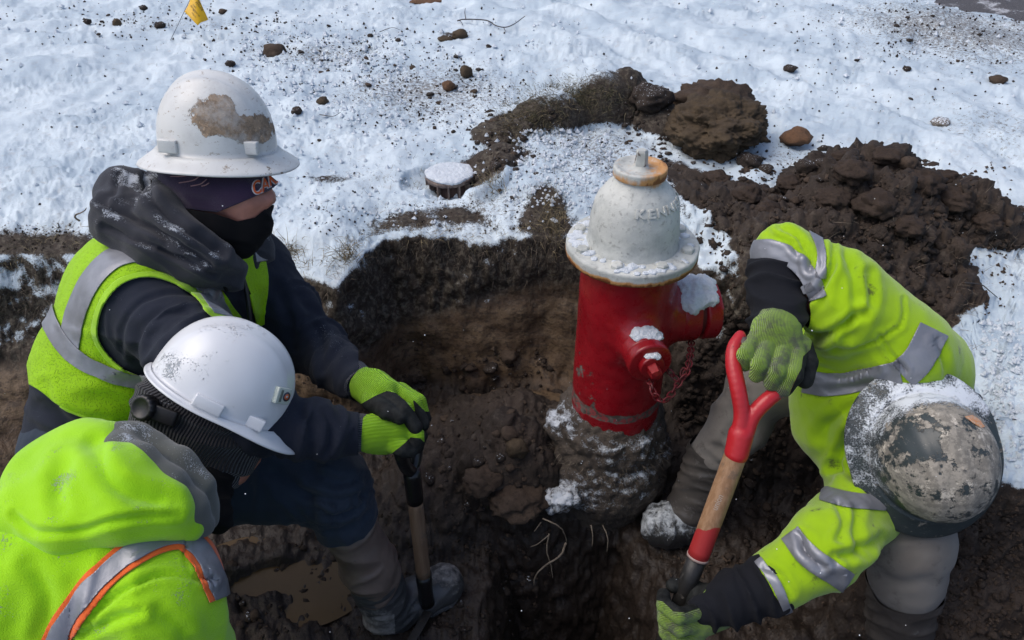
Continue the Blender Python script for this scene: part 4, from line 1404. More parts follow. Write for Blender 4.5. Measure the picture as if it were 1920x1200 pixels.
# neck gaiter over mouth
s = Sdf()
s.cap(P(345, 435, 1.58), P(415, 405, 1.545), 0.080, 0.082, 0.03)
s.cap(P(415, 408, 1.545), P(472, 415, 1.535), 0.074, 0.038, 0.03)
s.cap(P(470, 425, 1.535), P(482, 402, 1.535), 0.036, 0.024, 0.02)
s.cap(P(425, 440, 1.54), P(450, 455, 1.54), 0.045, 0.03, 0.02)
s.ell(P(495, 391, 1.533), (.014, .03, .014), k=0.012)
s.ell(P(350, 370, 1.54), (.075, .078, .07), k=0.03)
garment('neck_gaiter', s, 0.004, M_BLACK, p1, folds=[fold(cdir(.1, 1, 0), .03, .15, .003)], seed=16,
        clipf=[minus(lambda V: np.full(len(V), 1e3), pxpoly([(280, 250), (620, 250), (620, 384), (506, 384), (497, 392), (478, 408), (445, 415), (425, 408), (400, 400), (350, 392), (300, 365), (280, 330)]))])
# head band
s = Sdf(); head1(s)
Vh, Fh = s.mesh(0.0045); Vh = relax(Vh, Fh, 2)
Vh = Vh + normals(Vh, Fh) * 0.009
Vh = cloth_disp(Vh, Fh, [fold(cdir(.25, 1, 0), .03, .2, .0022)], 3)
Vh = Vh + normals(Vh, Fh) * 0.002
bandpoly = pxpoly([(250, 230), (560, 230), (530, 335), (522, 345), (497, 360), (470, 372), (440, 385), (408, 398), (350, 392), (303, 368), (270, 332)])
V, F = clip(Vh, Fh, np.minimum(bandpoly(Vh), (-0.002 - (Vh - P(408, 279, 1.540)) @ cdir(0.06, 0.91, -0.42)) * 800))
hb = mesh_np('knit_headband', V, F, M_PURPLE, p1)
md = hb.modifiers.new('thickness', 'SOLIDIFY'); md.thickness = 0.004; md.offset = -1
hband_bvh = BVHTree.FromPolygons(V.tolist(), tri_of(F).tolist())
def on_surface(bvh, px, py, off):
    d = nrm((px - 960) / FPX * CR + (600 - py) / FPX * CU + CF)
    r = bvh.ray_cast(Vector(CO.tolist()), Vector(d.tolist()))
    if r[0] is None: return None
    n = np.array(r[1]); n = n if n @ d < 0 else -n
    return np.array(r[0]) + n * off
def flat_text_px(txt, size_px, org, ang, bvh, off, mat, name, parent, bold=0.0, shear=0.0, sx=1.0):
    V, F = text_mesh(txt, 1.0, 0.0, res=4, bold=bold, shear=shear)
    V[:, 0] *= sx
    V, F = subdiv_long(V, F, 0.18)
    c, s_ = math.cos(ang), math.sin(ang)
    W = []
    last = None
    for v in V:
        x, y = v[0] * size_px, v[1] * size_px
        q = on_surface(bvh, org[0] + c * x - s_ * y * -1 * -1, org[1] - (s_ * x + c * y), off)
        W.append(q)
    ok = np.array([q is not None for q in W])
    F = F[ok[F].all(1)]
    if not len(F): return None
    used = np.unique(F); mp = np.full(len(W), -1); mp[used] = np.arange(len(used))
    return mesh_np(name, np.array([W[i] for i in used]), mp[F], mat, parent)
M_WHITEPR = simple('white_print', (0.7, 0.7, 0.7), 0.6)
M_ORPR = simple('orange_print', (0.75, 0.13, 0.02), 0.5)
M_PINKPR = simple('faded_pink_print', (0.30, 0.17, 0.17), 0.8)
flat_text_px('CAN', 33, (474, 366), math.radians(20), hband_bvh, 0.0012, M_WHITEPR, 'logo_outline', hb, bold=0.06, shear=0.25, sx=0.72)
flat_text_px('CAN', 33, (475, 366), math.radians(20), hband_bvh, 0.0024, M_ORPR, 'logo', hb, bold=0.015, shear=0.25, sx=0.72)
for a, b, c in [((320, 331), (345, 330), (362, 325)), ((336, 343), (362, 338), (378, 328)), ((358, 349), (376, 345), (388, 336)), ((378, 349), (386, 347), (392, 343))]:
    pts = [q for q in (on_surface(hband_bvh, x, y, 0.0008) for x, y in spline([a, b, c], 5)) if q is not None]
    if len(pts) > 3:
        V, F = tube(np.array(pts), 0.0012, 5); mesh_np('print_stroke', V, F, M_PINKPR, hb)
# hard hat 1
C1 = P(408, 279, 1.540)
up1 = cdir(0.06, 0.91, -0.42); fw1 = cdir(1, -0.09, 0.0)
V, F, ax1, surf1 = helmet_grid(C1, fw1, up1, .121, .115, .106, .152, lambda th: (0.037 + 0.005 * np.abs(np.cos(th)), 0.018 + 0.008 * np.abs(np.cos(th)) ** 2), ridge=0.005)
X_, Y_, _ = proj(V)
mud = -0.26 + 0.66 * np.maximum.reduce([np.exp(-(((X_ - 402) / 60) ** 2 + ((Y_ - 216) / 52) ** 2) ** 2), np.exp(-(((X_ - 466) / 58) ** 2 + ((Y_ - 242) / 38) ** 2) ** 2)])
mud = mud + 0.32 * smooth(262, 325, Y_) + 0.10 * smooth(450, 520, X_)
M_HAT1 = mat_helmet('scuffed_white_hard_hat', (0.66, 0.67, 0.65), (0.30, 0.205, 0.125), 0.95, 0.85, scratch=(0.28, 0.22, 0.16), rough=0.35)
hat1 = mesh_np('hard_hat', V, F, M_HAT1, p1, attrs={'mud': mud, 'snow': np.zeros(len(V))}, label='scuffed white full brim hard hat with a brown mud patch')
md = hat1.modifiers.new('thickness', 'SOLIDIFY'); md.thickness = 0.0025; md.offset = -1
def hat_slot(hat, ax, c, sz, mat, name='accessory_slot'):
    f_, s_, u_ = ax
    V, F = box(c, *sz, axes=(f_, s_, u_), bev=0.003)
    return mesh_np(name, V, F, mat, hat, attrs={'mud': np.full(len(V), -0.3), 'snow': np.zeros(len(V))})
f_, s_, u_ = ax1
for fx in (-0.055, 0.095):
    hat_slot(hat1, ax1, C1 + f_ * fx - s_ * (0.098 if fx < 0 else .066) + u_ * 0.022, (0.038 if fx < 0 else .03, 0.016, 0.026), M_HAT1)

# vest, tapes
V1d = densify(*b1)
vest_poly = pxpoly([(20, 400), (195, 418), (240, 440), (330, 470), (372, 490), (455, 600), (420, 640), (345, 700), (345, 812), (250, 796), (185, 790), (130, 768), (92, 742), (60, 720)])
armhole = pxpoly([(396, 590), (372, 560), (332, 532), (290, 517), (250, 519), (217, 537), (188, 580), (181, 628), (200, 668), (240, 700), (285, 716), (360, 740), (520, 760), (520, 640)], sp=3)
notarm = lambda V: 0.125 - np.zeros(len(V))
patch('safety_vest', b1, minus(vest_poly, armhole), 0.006, M_VEST, p1, thick=0.003, label='lime mesh safety vest with silver tape')
patch('vest_front_panel', b1, pxpoly([(440, 462), (486, 440), (500, 520), (497, 606), (480, 612), (462, 545)]), 0.006, M_VEST, p1, thick=0.003)
patch('vest_binding', V1d, both(vest_poly, pxline([(455, 610), (396, 592), (372, 562), (332, 534), (290, 519), (250, 521), (217, 539), (190, 581), (183, 628), (202, 666), (240, 698), (290, 716)], 4.5, 3)), 0.0085, M_VESTEDGE, p1, thick=0.004)
patch('vest_binding', V1d, both(vest_poly, pxline([(84, 735), (92, 748), (130, 770), (185, 788), (250, 794), (345, 805)], 5, 3)), 0.0085, M_VESTEDGE, p1, thick=0.004)
patch('reflective_tape', V1d, both(vest_poly, minus(pxline([(425, 640), (405, 580), (375, 530), (330, 498), (275, 478), (222, 487), (180, 525), (150, 585), (135, 650)], 19), armhole)), 0.0095, M_TAPE, p1)
patch('reflective_tape', V1d, both(vest_poly, pxline([(88, 560), (105, 612), (140, 662), (190, 694), (240, 710), (345, 722)], 15)), 0.0110, M_TAPE, p1)
patch('reflective_tape', V1d, pxline([(478, 440), (486, 492)], 11, 0), 0.0095, M_TAPE, p1)

# trousers
s = Sdf()
s.chain(L1, k=0.04); s.chain(L1s, k=0.02); s.chain(L1b, k=0.04)
s.ell(P(170, 830, 1.66), (.14, .14, .13), k=0.05)
dl = P(615, 905, 1.61) - P(400, 890, 1.60)
hemA = P(648, 972, 1.645); hemD = nrm(P(725, 1130, 1.84) - P(620, 905, 1.61))
garment('trousers', s, 0.0075, M_PANTN, p1, folds=[fold(dl, .05, .2, .007, mf=near_px(600, 880, 150)), fold(hemD, .03, .12, .007, mf=near_px(640, 940, 70)), fold(cdir(0, 1, 0), .08, .2, .006, mf=near_px(120, 780, 100))],
        seed=20, creases=[([(585, 885), (630, 905), (685, 900)], 8, .009), ([(580, 925), (625, 940), (682, 925)], 7, .009), ([(590, 955), (630, 968), (668, 950)], 5, .007), ([(500, 880), (550, 905), (600, 960)], 9, .008)], clipf=[lambda V: np.where(np.linalg.norm(V - hemA, axis=1) < .16, (hemA - V) @ hemD + 0.012, 1.0)])
# boot
bs = Sdf()
bs.cap(P(642, 945, 1.63), P(690, 1060, 1.745), .056, .063, 0.02)
bs.cap(P(690, 1060, 1.745), P(728, 1135, 1.85), .063, .054, 0.02)
bsd = P(690, 1040, 1.72)
garment('boot_shaft', bs, 0.0045, M_BOOTB, p1, folds=[fold(hemD, .06, .15, .004)], seed=22, attrs={'mud': lambda V: np.zeros(len(V))}, clipf=[lambda V: (V - P(640, 950, 1.63)) @ hemD, lambda V: (P(712, 1098, 1.80) - V) @ hemD + 0.012 * vnoise(V * 12, 2)])
bf = Sdf()
bf.cap(P(700, 1080, 1.77), P(730, 1145, 1.865), .060, .058, 0.02)
bf.cap(P(722, 1158, 1.885), P(775, 1128, 1.90), .048, .045, 0.03)
bf.cap(P(775, 1122, 1.90), P(832, 1095, 1.925), .046, .049, 0.03)
foot1 = garment('boot_foot', bf, 0.0045, M_BOOTF, p1, folds=[fold(hemD, .03, .12, .003)], seed=23, attrs={'mud': lambda V: 0.2 + 1.6 * smooth(1130, 1180, proj(V)[1]) * (proj(V)[0] < 740) + 1.0 * near_px(840, 1070, 28)(V)})
sole = Sdf(); sole.cap(P(722, 1172, 1.905), P(832, 1112, 1.945), .047, .049, 0.02, flat=np.array([0, 0, 1.0]), ff=0.42)
garment('boot_sole', sole, 0.005, M_BOOTF, p1, attrs={'mud': lambda V: np.full(len(V), .6)})

# gloves 1
wz = 1.55
glove('glove', p1,
      [[(672, 716, 1.62, .037), (700, 728, 1.58, .034), (722, 738, 1.55, .030)],
       [(718, 735, 1.54, .026), (742, 738, 1.58, .024)], [(700, 745, 1.55, .027), (718, 758, 1.535, .022)]],
      [[(728, 746, 1.525, .0165), (758, 768, 1.495, .0155), (779, 802, 1.500, .0140)],
       [(745, 732, 1.555, .0160), (777, 756, 1.535, .0150), (794, 796, 1.535, .0135)],
       [(752, 730, 1.590, .0155), (786, 752, 1.57, .0145), (797, 785, 1.57, .013)],
       [(750, 730, 1.620, .015), (784, 752, 1.61, .014), (792, 780, 1.61, .0125)],
       [(698, 752, 1.530, .022), (725, 770, 1.490, .0175), (750, 782, 1.485, .0150)]],
      lambda V: pxpoly([(600, 640), (820, 640), (830, 770), (797, 772), (793, 768), (774, 748), (779, 775), (760, 752), (742, 737), (725, 733), (705, 742), (672, 760), (640, 780)])(V),
      M_GLOVE, seed=30, rib=cdir(.5, .85, 0), label='lime knit glove with black palm, resting on the other hand')
glove('glove', p1,
      [[(690, 813, 1.50, .036), (715, 813, 1.515, .035), (745, 812, 1.53, .036)], [(745, 806, 1.52, .032), (765, 808, 1.54, .030)]],
      [[(765, 800, 1.515, .0165), (783, 818, 1.505, .0155), (778, 838, 1.51, .014)],
       [(768, 799, 1.548, .0165), (787, 816, 1.540, .0155), (782, 838, 1.545, .014)],
       [(768, 798, 1.580, .016), (786, 813, 1.575, .015), (780, 835, 1.58, .0135)],
       [(765, 797, 1.610, .015), (782, 810, 1.607, .014), (778, 832, 1.61, .013)],
       [(735, 830, 1.50, .020), (755, 840, 1.495, .018), (768, 845, 1.50, .015)]],
      lambda V: pxpoly([(650, 740), (792, 740), (796, 830), (788, 822), (770, 820), (758, 832), (740, 846), (700, 880), (650, 880)])(V),
      M_GLOVE, seed=31, rib=cdir(.1, 1, 0), label='lime knit glove gripping the shovel handle')
V, F = tube(np.array([P(675, 812, 1.495), P(690, 813, 1.505)]), .0395, 24); 
# ================================================================== person 2: crouched in the near corner, back to us
p2 = empty('person', (-0.55, 0.75, -0.58), 'worker in bright lime fleece with orange edged tape, clean white hard hat over black beanie', 'person')
T2 = [(-60, 1330, 1.42, .17), (20, 1220, 1.26, .185), (110, 1110, 1.20, .165), (215, 1035, 1.20, .120)]
A2 = [(275, 1135, 1.14, .088), (318, 1240, 1.20, .085), (470, 1400, 1.45, .06), (600, 1480, 1.6, .05)]
A2f = [(230, 1010, 1.42, .09), (330, 1130, 1.55, .07), (420, 1300, 1.65, .05)]
L2 = [(-40, 1340, 1.5, .12), (150, 1420, 1.75, .10), (180, 1500, 2.1, .07)]
L2b = [(-90, 1340, 1.45, .12), (60, 1500, 1.6, .09), (30, 1620, 1.9, .07)]
u2 = cdir(.515, .857, -.05); f2 = cdir(.82, -.49, .28); f2 = nrm(f2 - u2 * (f2 @ u2)); s2 = np.cross(u2, f2)
H2 = P(402, 762, 1.39)
def head2(s):
    s.ell(H2, (.100, .076, .112), [f2, s2, u2], 0.02)
    s.cap(H2 + f2 * .055 - u2 * .05, H2 + f2 * .062 - u2 * .095, .048, .036, 0.03)
    s.cap(H2 + f2 * .10 - u2 * .02, H2 + f2 * .115 - u2 * .055, .008, .012, 0.012)
    s.ell(P(444, 874, 1.41), (.028, .040, .036), k=0.03)
    s.cap(H2 - u2 * .08 - f2 * .02, P(250, 930, 1.32), .055, .065, 0.04)
body_mesh(p2, [T2, A2, A2f, L2, L2b], head2, vox=0.012)
s = Sdf()
s.chain(T2, k=0.08); s.chain(A2, k=0.04); s.chain(A2f, k=0.04)
s.cap(P(60, 1110, 1.22), P(280, 1110, 1.17), .14, .090, 0.07)
s.cap(P(120, 1060, 1.3), P(250, 1010, 1.36), .12, .10, 0.06)
fl2, b2 = garment('fleece_jacket', s, 0.0062, M_FLEECE, p2, folds=[fold(cdir(.8, -.6, 0), .14, .35, .010, False, mf=near_px(80, 1080, 160)), fold(cdir(.5, .8, 0), .12, .35, .010, mf=near_px(330, 1150, 130)),
    fold(cdir(1, .1, 0), .09, .3, .004)], seed=40, keep=True,
    creases=[([(160, 1190), (190, 1140), (245, 1100), (310, 1078), (395, 1088)], 5, .006), ([(165, 1190), (205, 1165), (260, 1148)], 7, .007), ([(300, 1150), (340, 1180), (350, 1200)], 12, .006), ([(60, 1060), (90, 1120), (80, 1190)], 14, .006), ([(345, 990), (346, 1040), (355, 1075)], 3, .003)])
B2 = densify(*b2)
# neon hood folded on the back, grey lining showing
s = Sdf()
s.chain([(85, 905, 1.17, .050), (60, 965, 1.13, .048), (130, 985, 1.10, .040), (230, 962, 1.10, .038), (300, 955, 1.13, .034), (350, 985, 1.16, .025)], k=0.035)
s.chain([(100, 890, 1.20, .055), (160, 850, 1.20, .045), (205, 835, 1.20, .035)], k=0.04)
s.chain([(140, 915, 1.14, .055), (230, 905, 1.14, .050), (280, 935, 1.15, .035)], k=0.04)
s.cap(P(170, 860, 1.27), P(280, 940, 1.27), .07, .06, 0.05)
garment('hood', s, 0.005, M_FLEECE, p2, folds=[fold(cdir(.55, .85, 0), .10, .3, .006, False)], seed=44,
        creases=[([(118, 870), (106, 910), (112, 950)], 13, .006), ([(180, 840), (198, 890), (245, 925), (320, 940)], 13, .008), ([(28, 965), (70, 998), (150, 995), (240, 972), (330, 966)], 6, .005)])
s = Sdf()
s.chain([(216, 822, 1.20, .024), (226, 845, 1.17, .026), (262, 868, 1.15, .028), (310, 912, 1.15, .031), (352, 955, 1.16, .029), (378, 985, 1.18, .020)], k=0.014)
s.chain([(240, 822, 1.25, .020), (290, 842, 1.22, .022), (335, 868, 1.20, .025), (378, 915, 1.20, .022), (388, 975, 1.21, .018)], k=0.010)
s.cap(P(250, 830, 1.22), P(365, 940, 1.22), .035, .035, 0.02)
garment('hood_lining', s, 0.0035, M_GREYH, p2, folds=[], seed=46)
# jacket tape with orange edges
vl = [(75, 1260), (110, 1190), (155, 1120), (215, 1060), (280, 1015), (340, 1003)]
def tape2(pts, w):
    patch('orange_trim', B2, pxline(pts, w + 9), 0.004, M_ORANGE, p2, thick=0.002, front=0.02)
    patch('reflective_tape', B2, pxline(pts, w), 0.0062, M_TAPE, p2, thick=0.002, front=0.02)
tape2([(75, 1260), (112, 1190), (160, 1118), (220, 1058), (285, 1018), (338, 1006), (362, 1022), (384, 1050), (402, 1090), (415, 1120)], 17)
patch('orange_trim', B2, pxline([(-20, 955), (10, 938), (40, 915)], 24, 0), 0.004, M_ORANGE, p2, thick=0.002)
patch('reflective_tape', B2, pxline([(-20, 952), (10, 934), (40, 911)], 12, 0), 0.0062, M_TAPE, p2, thick=0.002)
# sleeve seam
# beanie
s = Sdf()
s.ell(H2 - f2 * .004, (.113, .089, .120), [f2, s2, u2], 0.02)
s.cap(H2 - f2 * .05 - u2 * .065, H2 + f2 * .05 - u2 * .065, .073, .069, 0.03)
s.cap(H2 - f2 * .075 - u2 * .02, H2 - f2 * .06 - u2 * .065, .055, .045, 0.03)
def ribb(V): return np.arctan2((V - H2) @ s2, (V - H2) @ f2) * 0.09
garment('beanie', s, 0.004, M_BEANIE, p2, folds=[fold(u2, .035, .25, .0035)], seed=48, attrs={'rib': ribb},
        clipf=[lambda V: (V - H2) @ u2 + 0.098 + 0.12 * np.clip(((V - H2) @ f2) - 0.03, 0, 1)])
s = Sdf()
s.cap(H2 - u2 * .088 - f2 * .045, H2 - u2 * .092 + f2 * .05, .074, .068, 0.02)
V, F = s.mesh(0.004); V = relax(V, F, 1)
q_ = (V - H2) @ u2 + 0.087 + 0.004 * vnoise(V * 15, 3)
garment('beanie_cuff', s, 0.004, M_BEANIE, p2, seed=49, attrs={'rib': ribb}, clipf=[lambda V: 0.024 - np.abs((V - H2) @ u2 + 0.092) + 0.0 * V[:, 0], lambda V: 0.118 - np.abs((V - H2) @ f2)])
s = Sdf()
s.cap(H2 - u2 * .12 - f2 * .03, P(290, 960, 1.33), .060, .070, 0.04)
s.cap(H2 + f2 * .03 - u2 * .135, H2 + f2 * .075 - u2 * .155, .040, .030, 0.03)
s.cap(P(385, 900, 1.36), P(408, 975, 1.33), .028, .025, 0.03)
s.ell(P(405, 900, 1.37), (.030, .035, .040), k=0.02)
garment('neck_gaiter', s, 0.0045, M_BLACK, p2, folds=[fold(u2, .03, .15, .004)], seed=50)
# hard hat 2
C2 = P(404, 748, 1.375) + u2 * 0.006
def brim2(th):
    fr = np.clip(np.cos(th), 0, 1) ** 3
    return 0.008 + 0.046 * fr, 0.003 + 0.018 * fr
V, F, ax2, surf2 = helmet_grid(C2, f2, u2, .128, .125, .104, .150, brim2, ridge=0.0035)
M_HAT2 = mat_helmet('clean_white_hard_hat', (0.72, 0.74, 0.76), (0.4, 0.4, 0.4), 0.0, 0.03, snow=1.0, rough=0.25, scratch=(0.5, 0.5, 0.5))
zz = (V - C2) @ u2
X_, Y_, _ = proj(V)
snw = -0.02 + 0.15 * np.exp(-(((X_ - 330) / 55) ** 2 + ((Y_ - 690) / 25) ** 2)) + 0.10 * np.exp(-(((X_ - 440) / 60) ** 2 + ((Y_ - 615) / 25) ** 2))
hat2 = mesh_np('hard_hat', V, F, M_HAT2, p2, attrs={'mud': np.full(len(V), -0.6), 'snow': snw}, label='clean white cap style hard hat')
md = hat2.modifiers.new('thickness', 'SOLIDIFY'); md.thickness = 0.0028; md.offset = -1
f_, s_, u_ = ax2
sgn = 1 if (s_ @ CF) < 0 else -1      # side of the hat that faces the camera
def side_pt(fx, h, out=0.0):
    """point on the camera side wall of the hat"""
    a = .128 if fx > 0 else .125
    ph = math.acos(min(max(h / .150, 0), 1) ** (1 / 0.86)); q = math.sin(ph) ** 0.92
    yy = .104 * q * math.sqrt(max(1 - (fx / (a * q)) ** 2, 0))
    return C2 + f_ * fx + s_ * sgn * (yy + out) + u_ * h
for fx, L in ((-0.005, .052), (0.078, .036)):
    V, F = box(side_pt(fx, 0.014), L, 0.014, 0.022, axes=(f_, s_, u_), bev=0.003)
    mesh_np('accessory_slot', V, F, M_HAT2, hat2, attrs={'mud': np.full(len(V), -0.6), 'snow': np.full(len(V), 0.0)})
V, F = box(C2 + f_ * .132 + s_ * sgn * .018 + u_ * .022, 0.02, 0.018, 0.034, axes=(f_, s_, u_), bev=0.004)
mesh_np('front_lug', V, F, M_HAT2, hat2, attrs={'mud': np.full(len(V), -0.6), 'snow': np.full(len(V), 0.0)})
# round badge on its small holder
hat2_bvh = BVHTree.FromPolygons(np.array([v.co[:] for v in hat2.data.vertices]).tolist() if False else (np.array([list(v.co) for v in hat2.data.vertices]) + np.array(p2.location)).tolist(), [list(p.vertices) for p in hat2.data.polygons])
bq = on_surface(hat2_bvh, 526, 741, 0.0)
if bq is not None:
    bn = nrm(on_surface(hat2_bvh, 526, 741, 1.0) - bq)
    tu = nrm(u2 - bn * (u2 @ bn)); tf = np.cross(tu, bn)
    M_HOLD = simple('pale_green_plastic', (0.50, 0.56, 0.50), 0.4)
    V, F = box(bq + bn * .003, 0.034, 0.030, 0.012, axes=(tf, tu, bn), bev=0.002)
    hold = mesh_np('badge_holder', V, F, M_HOLD, hat2)
    for dx_, r_, m_, hgt in ((.006, .0088, simple('badge_dark', (0.04, 0.04, 0.06), 0.4), .0094), (.006, .0055, simple('badge_orange', (0.55, 0.14, 0.05), 0.4), .0099), (.006, .0022, simple('badge_pale', (0.5, 0.5, 0.5), 0.4), .0104)):
        V, F = lathe([(0, 0), (0, r_), (0.0006, r_), (0.0006, 0)], bq + bn * hgt + (tf if tf @ CR > 0 else -tf) * dx_, bn, n=24)
        mesh_np('round_badge', V, F, m_, hat2)
    V, F = box(bq + bn * .0095 - (tf if tf @ CR > 0 else -tf) * .008, 0.005, 0.022, 0.002, axes=(tf, tu, bn), bev=0.0008)
    mesh_np('badge_slot', V, F, simple('dark_green_plastic', (0.12, 0.15, 0.13), 0.5), hat2)
# underside mark of the peak
# suspension: ratchet knob and strap
kc = P(272, 764, 1.285); kn = nrm(cdir(-.25, .05, -1))
M_BLKPL = simple('black_plastic', (0.012, 0.012, 0.013), 0.45, bump=0.0003)
V, F = lathe([(-0.012, 0.0), (-0.012, .021), (0.0, .0225), (0.009, .0225), (0.0115, .020), (0.0115, .016), (0.0095, .0145), (0.0095, 0)], kc, kn, n=60, rfun=lambda a, h: 1 + (0.03 * np.sign(np.sin(a * 15)) if -0.001 < h < 0.0095 else 0))
knob = mesh_np('ratchet_knob', V, F, M_BLKPL, p2)
V, F = box(P(307, 779, 1.285), .044, .028, .008, axes=(cdir(.9, -.35, .1), cdir(.35, .9, 0), kn), bev=0.003)
mesh_np('suspension_strap', V, F, M_BLKPL, p2)
s = Sdf().chain(L2, k=.04).chain(L2b, k=.04).ell(P(-60, 1330, 1.46), (.15, .15, .13), k=.05)
garment('trousers', s, 0.009, M_PANTN, p2)

# ================================================================== person 3: bent double in the trench on the right
p3 = empty('person', (0.75, 1.2, -0.58), 'worker bent double in lime sweatshirt and mud caked hard hat, holding red handled shovel', 'person')
A3 = [(1690, 660, 1.52, .100), (1575, 555, 1.50, .086), (1470, 478, 1.55, .066)]
A3f = [(1460, 508, 1.545, .056), (1455, 545, 1.53, .057), (1456, 610, 1.47, .050)]
A3b = [(1632, 935, 1.57, .086), (1545, 1030, 1.42, .070), (1440, 1096, 1.43, .056)]
A3bf = [(1440, 1098, 1.43, .050), (1380, 1122, 1.44, .046), (1335, 1138, 1.45, .040)]
T3 = [(1600, 690, 1.80, .15), (1640, 740, 1.66, .150), (1695, 790, 1.67, .12)]
L3a = [(1600, 690, 1.85, .12), (1500, 700, 1.85, .10), (1430, 715, 1.83, .078)]
L3s = [(1430, 715, 1.83, .078), (1390, 790, 1.90, .072), (1335, 860, 1.98, .064)]
L3b = [(1640, 740, 1.85, .12), (1690, 900, 1.68, .105), (1705, 1010, 1.56, .080), (1700, 1080, 1.60, .068), (1697, 1140, 1.67, .058)]
M_BLKIN = cloth('black_inner_sleeve', (0.009, 0.010, 0.014), snow=0.1, sheen=0.02)
u3 = cdir(-.12, -.01, -.98); f3 = cdir(.25, -.95, -.05); f3 = nrm(f3 - u3 * (f3 @ u3)); s3 = np.cross(u3, f3)
C3 = P(1738, 850, 1.43)
H3 = C3 - u3 * .035
def head3(s):
    s.ell(H3, (.100, .076, .112), [f3, s3, u3], 0.02)
    s.cap(H3 + f3 * .055 - u3 * .05, H3 + f3 * .062 - u3 * .095, .048, .036, 0.03)
    s.cap(H3 + f3 * .10 - u3 * .02, H3 + f3 * .115 - u3 * .055, .008, .012, 0.012)
    s.cap(H3 - u3 * .06 - f3 * .03, P(1690, 780, 1.60), .055, .065, 0.04)
body_mesh(p3, [T3, A3, A3f, A3b, A3bf, L3a, L3s + [(1290, 950, 2.07, .05)], L3b + [(1680, 1205, 1.78, .055)]], head3, vox=0.012)
s = Sdf()
s.chain(T3, k=0.08)
s.chain(A3, k=0.03); s.chain(A3b, k=0.03)
s.ell(P(1708, 688, 1.60), (.118, .12, .11), k=0.05)
s.ell(P(1580, 760, 1.66), (.090, .10, .12), k=0.05)
s.cap(P(1600, 650, 1.60), P(1580, 800, 1.66), .100, .095, 0.05)
s.cap(P(1635, 860, 1.68), P(1635, 930, 1.60), .085, .080, 0.05)
s.cap(P(1590, 800, 1.66), P(1602, 905, 1.60), .07, .055, 0.04)
s.cap(P(1735, 660, 1.66), P(1740, 760, 1.70), .055, .07, 0.04)
d3 = P(1470, 478, 1.55) - P(1690, 660, 1.52); d3b = P(1440, 1096, 1.43) - P(1640, 940, 1.5)
def sleeve_end(V, c, d, rad):
    d = nrm(d); q = V - c; h = q @ d
    r = np.linalg.norm(q - h[:, None] * d, axis=1)
    return np.maximum(h, r - rad)
CR3 = [([(1462, 428), (1495, 445), (1513, 475), (1520, 505)], 5, .008), ([(1440, 440), (1475, 452), (1500, 478)], 5, .006), ([(1512, 570), (1545, 532), (1562, 495), (1562, 450)], 5, .010),
       ([(1580, 465), (1602, 520), (1605, 575), (1585, 625)], 8, .010), ([(1628, 515), (1630, 570), (1605, 620), (1570, 645)], 8, .009), ([(1500, 612), (1520, 630), (1550, 628), (1580, 610), (1615, 588)], 7, .013),
       ([(1650, 628), (1668, 660), (1698, 695)], 4, .006), ([(1692, 560), (1692, 595), (1678, 618), (1620, 648), (1540, 655)], 3.5, .004), ([(1530, 690), (1580, 700), (1640, 690)], 6, .005),
       ([(1630, 765), (1590, 770), (1560, 790), (1542, 815)], 10, .010), ([(1640, 745), (1605, 795), (1580, 840), (1566, 885)], 7, .013), ([(1612, 790), (1640, 770), (1650, 750)], 5, .008), ([(1560, 870), (1590, 890), (1612, 900)], 7, .008),
       ([(1572, 950), (1582, 980), (1572, 1012)], 6, .009), ([(1606, 960), (1600, 1000), (1620, 1040)], 8, .008), ([(1500, 1005), (1512, 1035), (1540, 1062)], 6, .008), ([(1650, 1010), (1605, 1035), (1565, 1045)], 8, .009), ([(1440, 1065), (1465, 1080), (1480, 1110)], 6, .006), ([(1755, 640), (1770, 670), (1775, 700)], 6, .006)]
sw3, b3 = garment('sweatshirt', s, 0.0062, M_FLEECE3, p3, creases=CR3, folds=[fold(d3, .085, .22, .011, False, mf=near_px(1550, 560, 120)), fold(d3, .05, .16, .005, mf=near_px(1530, 560, 70)), fold(cdir(.8, -.5, 0), .12, .34, .016, False, mf=near_px(1620, 670, 140)), fold(cdir(.5, -.8, 0), .08, .3, .007, mf=near_px(1590, 730, 90)),
    fold(d3b, .08, .22, .012, False, mf=near_px(1570, 1030, 130)), fold(d3b, .05, .16, .005, mf=near_px(1540, 1050, 80)), fold(cdir(.7, .7, 0), .12, .34, .016, False, mf=near_px(1580, 850, 130)), fold(cdir(.7, .6, 0), .08, .3, .007, mf=near_px(1570, 830, 90))], seed=60,
    clipf=[lambda V: sleeve_end(V, P(1458, 512, 1.54), P(1470, 478, 1.55) - P(1455, 610, 1.47), .071),
           lambda V: sleeve_end(V, P(1440, 1098, 1.43), P(1545, 1030, 1.42) - P(1440, 1098, 1.43), .085)], keep=True)
B3 = densify(*b3)
s = Sdf(); s.chain(A3f, k=0.02)
garment('inner_sleeve', s, 0.004, M_BLKIN, p3, folds=[fold(cdir(.15, 1, 0), .035, .16, .007)], seed=62, label='black inner sleeve')
s = Sdf(); s.chain([(1500, 1070, 1.43, .045)] + A3bf, k=0.02)
garment('inner_sleeve', s, 0.004, M_BLKIN, p3, folds=[fold(cdir(1, .4, 0), .035, .16, .006)], seed=63)
tapes = [([(1384, 500), (1420, 468), (1470, 476), (1512, 510), (1535, 560)], 17), ([(1522, 425), (1540, 470), (1538, 522)], 9), ([(1505, 545), (1525, 535)], 8),
         ([(1508, 715), (1560, 722), (1620, 712), (1688, 697)], 21), ([(1692, 702), (1722, 672), (1750, 618)], 29), ([(1540, 925), (1590, 938), (1660, 944)], 14),
         ([(1482, 1000), (1520, 1045), (1590, 1092)], 20), ([(1422, 1050), (1455, 1095), (1478, 1148)], 8)]
